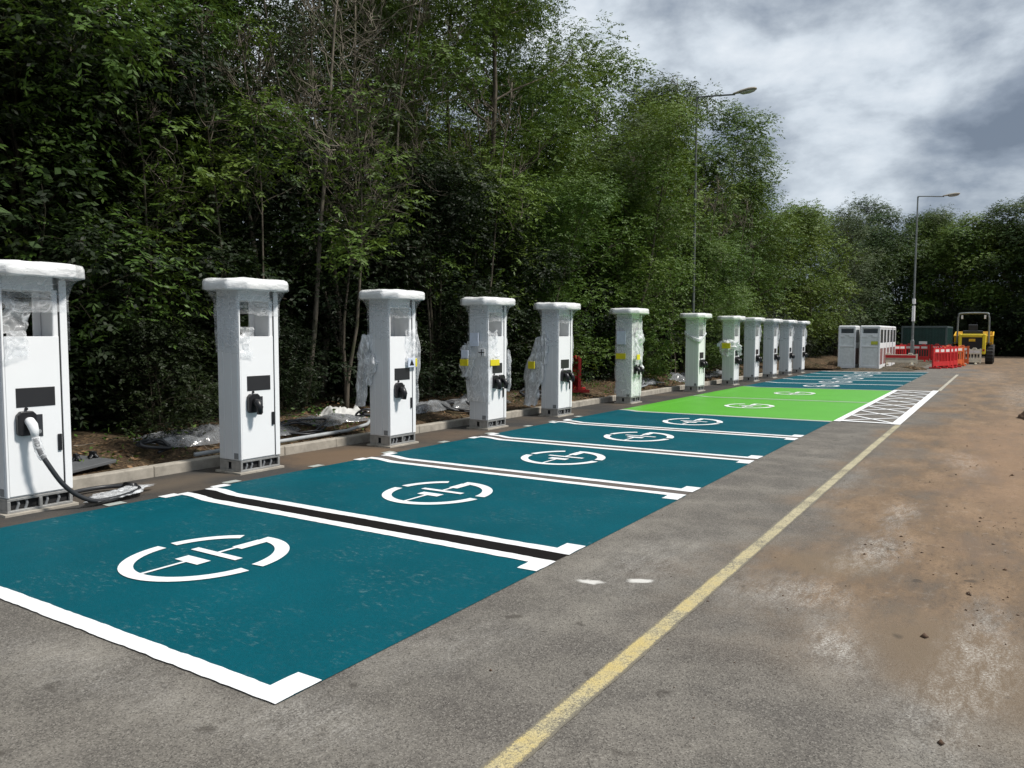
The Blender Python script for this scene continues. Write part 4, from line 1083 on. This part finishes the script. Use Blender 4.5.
protos = {
 'a': gen_tree('ash_tree', 1, H=13, Rc=3.2, base=.08, stems=2, nb=18, per=66, spread=.62),
 'b': gen_tree('ash_tree', 2, H=12.5, Rc=3.0, base=.12, stems=2, nb=17, per=60, bare=.18, spread=.6),
 'c': gen_tree('ash_tree', 3, H=13, Rc=3.4, base=.08, stems=2, nb=18, per=64, leaf='leaf_bright', spread=.65),
 'd': gen_tree('ash_tree', 4, H=11, Rc=2.8, base=.12, stems=3, nb=12, per=46, leaf='leaf_grey', bare=.25, spread=.55),
 'A': gen_tree('ash_tree', 21, H=12.5, Rc=3.2, base=.05, stems=2, nb=15, per=44, ll=.13, lw=.065, leaf='leaf', spread=.78, nl=5),
 'C': gen_tree('ash_tree', 22, H=12.5, Rc=3.2, base=.05, stems=2, nb=15, per=44, ll=.13, lw=.065, leaf='leaf_bright', spread=.8, nl=5),
 'D': gen_tree('ash_tree', 23, H=12.5, Rc=3.0, base=.06, stems=3, nb=11, per=36, ll=.12, lw=.06, leaf='leaf_grey', spread=.68, bare=.15, nl=5),
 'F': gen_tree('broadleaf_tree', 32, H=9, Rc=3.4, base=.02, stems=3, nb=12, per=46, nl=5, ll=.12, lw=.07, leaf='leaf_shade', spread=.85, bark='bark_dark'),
 'G': gen_tree('ash_tree', 31, H=8.5, Rc=3.0, base=.03, stems=3, nb=12, per=50, ll=.12, lw=.055, leaf='leaf', spread=.8, nl=5),
 'bare': gen_tree('bare_tree', 5, H=11, Rc=1.8, base=.30, stems=3, nb=22, per=12, bare=.85, bark='bark_pale', r0=.07, twigs=7, leaf='leaf_grey', spread=.4),
 'f': gen_tree('broadleaf_tree', 6, H=10.5, Rc=3.4, base=.05, stems=2, nb=15, per=50, nl=5, ll=.13, lw=.075, leaf='leaf_dark', spread=.85),
 'g': gen_tree('broadleaf_tree', 8, H=10.5, Rc=3.3, base=.05, stems=2, nb=15, per=50, nl=5, ll=.13, lw=.075, leaf='leaf_bright', spread=.85),
 'h': gen_tree('broadleaf_tree', 9, H=12, Rc=3.6, base=.08, stems=2, nb=15, per=46, nl=5, ll=.13, lw=.06, leaf='leaf_dark', spread=.8),
 's': gen_tree('bush', 11, H=2.6, Rc=1.5, base=.05, stems=3, nb=10, per=24, nl=5, ll=.075, lw=.045, leaf='leaf_shade', r0=.03, spread=.3, bark='bark_dark'),
 's2': gen_tree('bush', 12, H=2.2, Rc=1.4, base=.04, stems=3, nb=10, per=24, nl=5, ll=.085, lw=.03, leaf='leaf_shade', r0=.025, spread=.3, bark='bark_dark'),
 'sap': gen_tree('sapling', 13, H=6.5, Rc=1.2, base=.5, stems=2, nb=10, per=14, bare=.5, bark='bark', r0=.04, leaf='leaf', spread=.3),
 'sap2': gen_tree('sapling', 14, H=5.5, Rc=1.1, base=.45, stems=2, nb=9, per=14, bare=.6, bark='bark', r0=.05, leaf='leaf', spread=.3),
}
used = set(); ordn = ['first','second','third','fourth','fifth','sixth','seventh','eighth','ninth','tenth','eleventh','twelfth']
def near_post(y):
    k = min(range(12), key=lambda i: abs(corner[i]+HY-y)); return ordn[k]
def plant(key, x, y, s=1., rz=None, label=None, cat='tree', group='trees along the car park', sz=None, z=None):
    o = copy_tree(protos[key]) if key in used else protos[key]; used.add(key)
    zz = z if z is not None else (bz(x, y) if x < -7.95 and y < 60 else .1)
    o.location = (x, y, zz-.05); o.rotation_euler = (0,0, rz if rz is not None else random.uniform(0, 6.28)); o.scale = (s, s, s*(sz or 1))
    return tag(o, label, cat, group)
def project_label(kind, y, extra): return '%s %s %s charging post' % (kind, extra, near_post(y))
F1 = [ # front row: key, x, y, scale
 ('a',-11.2,.8,1.),('f',-12.2,3.2,1.05),('a',-11.4,5.6,1.0),('a',-12.4,7.6,.9),('bare',-10.6,9.2,.95),('bare',-11.4,10.4,1.05),('bare',-10.7,11.1,.9),('a',-11.4,13.6,.95),('F',-10.9,4.9,.62),('F',-11.2,7.2,.6),('F',-11.0,9.9,.55),('F',-10.2,12.7,.52),('F',-10.4,14.9,.55),('G',-10.0,17.2,.60),('G',-10.4,21.6,.66),('G',-9.7,26.,.55),('G',-9.7,29.4,.55),
 ('c',-12.1,16.4,1.02),('a',-13.0,19.2,.98),('C',-9.5,20.8,.60),('A',-13.2,21.5,.74),('D',-11.2,24.4,.68),('A',-12.4,26.6,.94),('C',-11.6,29.4,.93),('D',-11.6,32.2,.97),('A',-11.4,35.0,.90),('C',-11.2,37.6,.80),
 ('A',-11.0,41.0,.74),('g',-10.4,44.5,.84),('g',-9.8,48.4,.84),('D',-9.2,52.5,.74),('D',-9.0,57,.72),('f',-8.6,61,.84)]
desc = {'F':'low dark broadleaf tree','G':'short full green tree','A':'dense green ash tree','C':'dense yellow-green ash tree','D':'airy grey-green ash tree','a':'green ash tree','b':'patchy green ash tree with dead twigs','c':'yellow-green ash tree','d':'thin grey-green ash tree','bare':'nearly bare dead ash tree','f':'dense dark broadleaf tree','g':'bright olive broadleaf tree','h':'tall dark tree'}
seen = {}
for key, x, y, s in F1:
    if y < 36: lab = '%s in the front row behind the %s charging post' % (desc[key], near_post(y))
    else: lab = '%s in the front row level with %s' % (desc[key], {37.6:'the cabinets',41.0:'the far lamp post',44.5:'the orange barriers',48.4:'the dumper',52.5:'the container front',57:'the container back',61:'the woodland corner'}[y])
    if lab in seen: lab = lab.replace('behind', 'slightly past')
    seen[lab] = 1
    plant(key, x, y, s, label=lab)
for k, y in enumerate(frange(2, 62, 4.3)):
    plant(('d' if 11 < y < 18 else 'abafcha'[k % 7] if y < 22 else 'ACDACA'[k % 6]), -15.3+random.uniform(-.8,.8), y+random.uniform(-.6,.6), random.uniform(.92,1.05)*(.72 if y > 38 else .82 if y > 22 else .8 if 11 < y < 18 else 1), label='tree in the second row of the wood, trunk hidden in shade', group='second row trees in the wood')
for k, y in enumerate(frange(5, 64, 5.5)):
    plant('hfh'[k % 3], -20+random.uniform(-1,1), y, random.uniform(.9,1.0)*(.72 if y > 22 else .7 if 14 < y else 1), label='dark tree deep in the wood behind the second row', group='deep trees in the wood')
# trees closing the far end
farT = [('f',-7.6,66.5,.98,'dark broadleaf tree behind the cabinets at the far end'),('h',-5.0,68.5,.90,'dark tree behind the container and lamp post'),('g',-3.2,67.0,.94,'olive broadleaf tree behind the container\'s dumper side'),
 ('g',-1.0,69.5,.96,'olive tree rising behind the dumper roll bar'),('f',.6,67.5,1.0,'dark tree just past the dumper'),('f',3.4,66.0,1.08,'large dark tree where the road ends'),('h',6.4,64.0,1.02,'tall dark tree past the road end'),('f',9.4,66,1.1,'dark tree at the road end, outermost of the dark ones'),
 ('g',13,63,1.0,'bright tree at the end of the roadway side'),('f',17,62,1.05,'dark outer tree beyond the roadway')]
for k, x, y, s, lab in farT: plant(k, x, y, s, label=lab, group='trees closing the far end', z=.1)
for k, x in enumerate(frange(-10, 18, 4)):
    plant('hfg'[k % 3], x, 74+random.uniform(-1,1), random.uniform(1.0,1.1), label='tree in the back row at the far end', group='back row trees at the far end', z=.1)
# bushes under the trees
for k, y in enumerate(frange(1.5, 60, 2.4)):
    x = -10.3+random.uniform(-.4,.4)+(.35 if 3 < y < 13 else 0); s = random.uniform(.75,1.15)*(.72 if 3 < y < 13 else 1)
    lab = '%s bush under the trees, %s' % (['dark leafy','green narrow-leaved'][k % 2], ('behind the %s charging post' % near_post(y)) if y < 35 else 'beyond the last charging post')
    plant('s' if k % 2 == 0 else 's2', x, y, s, label=lab, cat='bush', group='bushes at the foot of the wood')
for k, y in enumerate(frange(2, 62, 3.)):
    plant('s' if k % 3 else 's2', -13+random.uniform(-.8,.8), y, random.uniform(1.2,1.7), label='bush in the shade between the tree rows', cat='bush', group='shaded bushes between tree rows')
for k, x in enumerate(frange(-8, 16, 2.2)):
    plant('s' if k % 3 else 's2', x, 65.3+random.uniform(-.6,.6), random.uniform(1.0,1.5), label='dark bush at the foot of the far trees', cat='bush', group='bushes at the foot of the far trees', z=.05)
for k, (x, y, key) in enumerate([(-10.4,6.6,'sap2'),(-9.9,8.2,'sap'),(-9.8,9.9,'sap2'),(-9.8,12.2,'sap2'),(-10.2,14.,'sap'),(-9.6,22.,'sap'),(-9.3,24.3,'sap2'),(-9.4,26.2,'sap'),(-9.6,30.,'sap')]):
    plant(key, x, y, random.uniform(.9,1.1), label='slender %s sapling, number-free, by the %s charging post' % (['pale-stemmed','brown-stemmed'][key == 'sap2'], near_post(y)) if False else
          'slender %s sapling %s the %s charging post' % (['pale-stemmed','brown-stemmed'][key == 'sap2'], ['behind','just beyond'][k % 2], near_post(y)), cat='sapling', group='slender saplings at the wood edge')
for k_ in protos:
    if k_ not in used:
        for c in list(protos[k_].children): bpy.data.objects.remove(c)
        bpy.data.objects.remove(protos[k_])
# the closed depth of the wood (reads as one mass)
def wood_mass():
    n = 60000
    a = rng.random(n)
    P = np.zeros((n,3)); k1 = int(n*.7)
    P[:k1,0] = rng.uniform(-25, -17, k1); P[:k1,1] = rng.uniform(0, 78, k1); P[:k1,2] = rng.random(k1)**1.3*7.5
    P[k1:,0] = rng.uniform(-18, 24, n-k1); P[k1:,1] = rng.uniform(72, 80, n-k1); P[k1:,2] = rng.random(n-k1)**1.1*8
    d = rng.standard_normal((n,3)); d /= np.linalg.norm(d, axis=1)[:,None]; e = np.cross(d, rng.standard_normal((n,3))); e /= np.linalg.norm(e, axis=1)[:,None]
    s = rng.uniform(.12, .30, (n,1))
    V = np.stack([P-d*s, P+e*s*.5, P+d*s, P-e*s*.5], 1).reshape(-1,3)
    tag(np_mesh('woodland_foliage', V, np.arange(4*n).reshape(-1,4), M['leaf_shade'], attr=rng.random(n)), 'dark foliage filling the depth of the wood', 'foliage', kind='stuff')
wood_mass()
def undergrowth():
    n = 42000; P = np.zeros((n,3)); P[:,0] = -11.2-5.5*rng.random(n)**.8; P[:,1] = rng.uniform(1, 64, n)
    hh = 1.1+1.6*np.array([.5+.5*vnoise(a*.8, b_*.8, 5) for a, b_ in zip(P[:,0], P[:,1])]) + np.clip(-11.5-P[:,0], 0, 4)*.45
    P[:,2] = .3+hh*rng.random(n)**.9
    d = rng.standard_normal((n,3)); d[:,2] -= .4; d /= np.linalg.norm(d, axis=1)[:,None]; e = np.cross(d, rng.standard_normal((n,3))); e /= np.linalg.norm(e, axis=1)[:,None]
    s_ = rng.uniform(.045, .10, (n,1))
    V = np.stack([P-d*s_, P+e*s_*.5, P+d*s_, P-e*s_*.5], 1).reshape(-1,3)
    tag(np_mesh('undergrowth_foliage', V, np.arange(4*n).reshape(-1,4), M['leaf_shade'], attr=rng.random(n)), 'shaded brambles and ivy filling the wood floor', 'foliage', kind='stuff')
undergrowth()

# ------------------------------------------------------------------ light, sky
SUN_EL, SUN_AZ = R(52), math.atan2(.95, .30)      # azimuth from +Y towards +X
W = bpy.data.worlds.new('World'); SC.world = W; W.use_nodes = True; nt = W.node_tree; nt.nodes.clear()
def wn(t, **k):
    n = nt.nodes.new(t)
    for a, v in k.items(): setattr(n, a, v)
    return n
def wm(op, a, b=None):
    x = wn('ShaderNodeMath', operation=op)
    for i, v in enumerate((a, b)):
        if v is None: continue
        if isinstance(v, (int, float)): x.inputs[i].default_value = v
        else: nt.links.new(v, x.inputs[i])
    return x.outputs[0]
out = wn('ShaderNodeOutputWorld'); bg = wn('ShaderNodeBackground'); bg.inputs[1].default_value = .1
sky = wn('ShaderNodeTexSky', sky_type='NISHITA'); sky.sun_disc = False; sky.sun_elevation = SUN_EL; sky.sun_rotation = SUN_AZ
tc = wn('ShaderNodeTexCoord'); sp = wn('ShaderNodeSeparateXYZ'); nt.links.new(tc.outputs['Generated'], sp.inputs[0])
cb_ = wn('ShaderNodeMapping'); cb_.inputs['Scale'].default_value = (1, 1, 1.9); nt.links.new(tc.outputs['Generated'], cb_.inputs[0])
def wnoise(sc, det, ro, off=(0,0,0), dist=0):
    mp = wn('ShaderNodeMapping'); mp.inputs['Location'].default_value = off; nt.links.new(cb_.outputs[0], mp.inputs[0])
    n = wn('ShaderNodeTexNoise'); n.inputs['Scale'].default_value = sc; n.inputs['Detail'].default_value = det; n.inputs['Roughness'].default_value = ro; n.inputs['Distortion'].default_value = dist
    nt.links.new(mp.outputs[0], n.inputs['Vector']); return n.outputs['Fac']
n1 = wnoise(5.6, 12, .56, (5.4, 2.9, 1.3), .12); n2 = wnoise(1.7, 3, .5, (7.3, 2.2, 0))
# brighter overhead and towards the open sky, darker low over the far wood
f = wm('ADD', wm('MULTIPLY', n1, 1.0), wm('MULTIPLY', n2, .24))
f = wm('ADD', f, wm('MULTIPLY', wm('SUBTRACT', sp.outputs[2], .22), .55))
f = wm('SUBTRACT', f, wm('MULTIPLY', wm('ADD', sp.outputs[0], .35), .22))
rp = wn('ShaderNodeValToRGB'); e = rp.color_ramp.elements
for _ in range(3): e.new(.5)
for i, (p_, c_) in enumerate([(.42,(1.6,1.95,2.5)),(.52,(2.6,3.05,3.7)),(.60,(4.0,4.5,5.1)),(.70,(6.0,6.6,7.2)),(.86,(8.2,8.6,9.0))]):
    e[i].position = p_; e[i].color = c_+(1,)
nt.links.new(f, rp.inputs[0])
mx = wn('ShaderNodeMix', data_type='RGBA'); mx.inputs[0].default_value = .92
nt.links.new(sky.outputs[0], mx.inputs[6]); nt.links.new(rp.outputs[0], mx.inputs[7])
nt.links.new(mx.outputs[2], bg.inputs[0]); nt.links.new(bg.outputs[0], out.inputs[0])

sl = bpy.data.lights.new('sun', 'SUN'); sl.energy = 3.7; sl.angle = R(7); sl.color = (1, .955, .89)
so = bpy.data.objects.new('sun', sl); COL.objects.link(so)
sd = Vector((math.cos(SUN_EL)*math.sin(SUN_AZ), math.cos(SUN_EL)*math.cos(SUN_AZ), math.sin(SUN_EL)))
so.rotation_euler = (-sd).to_track_quat('-Z', 'Y').to_euler(); so.location = (10, 10, 30)

# ------------------------------------------------------------------ camera
yaw, pit, rol = R(32.55938797), R(3.8424116), R(.16782287)
fw = Vector((-math.sin(yaw)*math.cos(pit), math.cos(yaw)*math.cos(pit), -math.sin(pit)))
rt = Vector((math.cos(yaw), math.sin(yaw), 0)); up = rt.cross(fw)
r2 = rt*math.cos(rol)+up*math.sin(rol); u2 = -rt*math.sin(rol)+up*math.cos(rol)
cam = bpy.data.cameras.new('camera'); co = bpy.data.objects.new('camera', cam); COL.objects.link(co)
co.matrix_world = Matrix(((r2.x,u2.x,-fw.x,0),(r2.y,u2.y,-fw.y,0),(r2.z,u2.z,-fw.z,1.6),(0,0,0,1)))
cam.sensor_width = 36; cam.lens = 769/1024*36; cam.clip_start = .05; cam.clip_end = 2000
SC.camera = co
SC.view_settings.view_transform = 'Standard'; SC.view_settings.look = 'None'; SC.view_settings.exposure = .2; SC.view_settings.gamma = 1
SC.render.engine = 'CYCLES'; SC.cycles.max_bounces = 6; SC.cycles.diffuse_bounces = 3; SC.cycles.transparent_max_bounces = 12; SC.cycles.glossy_bounces = 2
SC.cycles.use_denoising = True
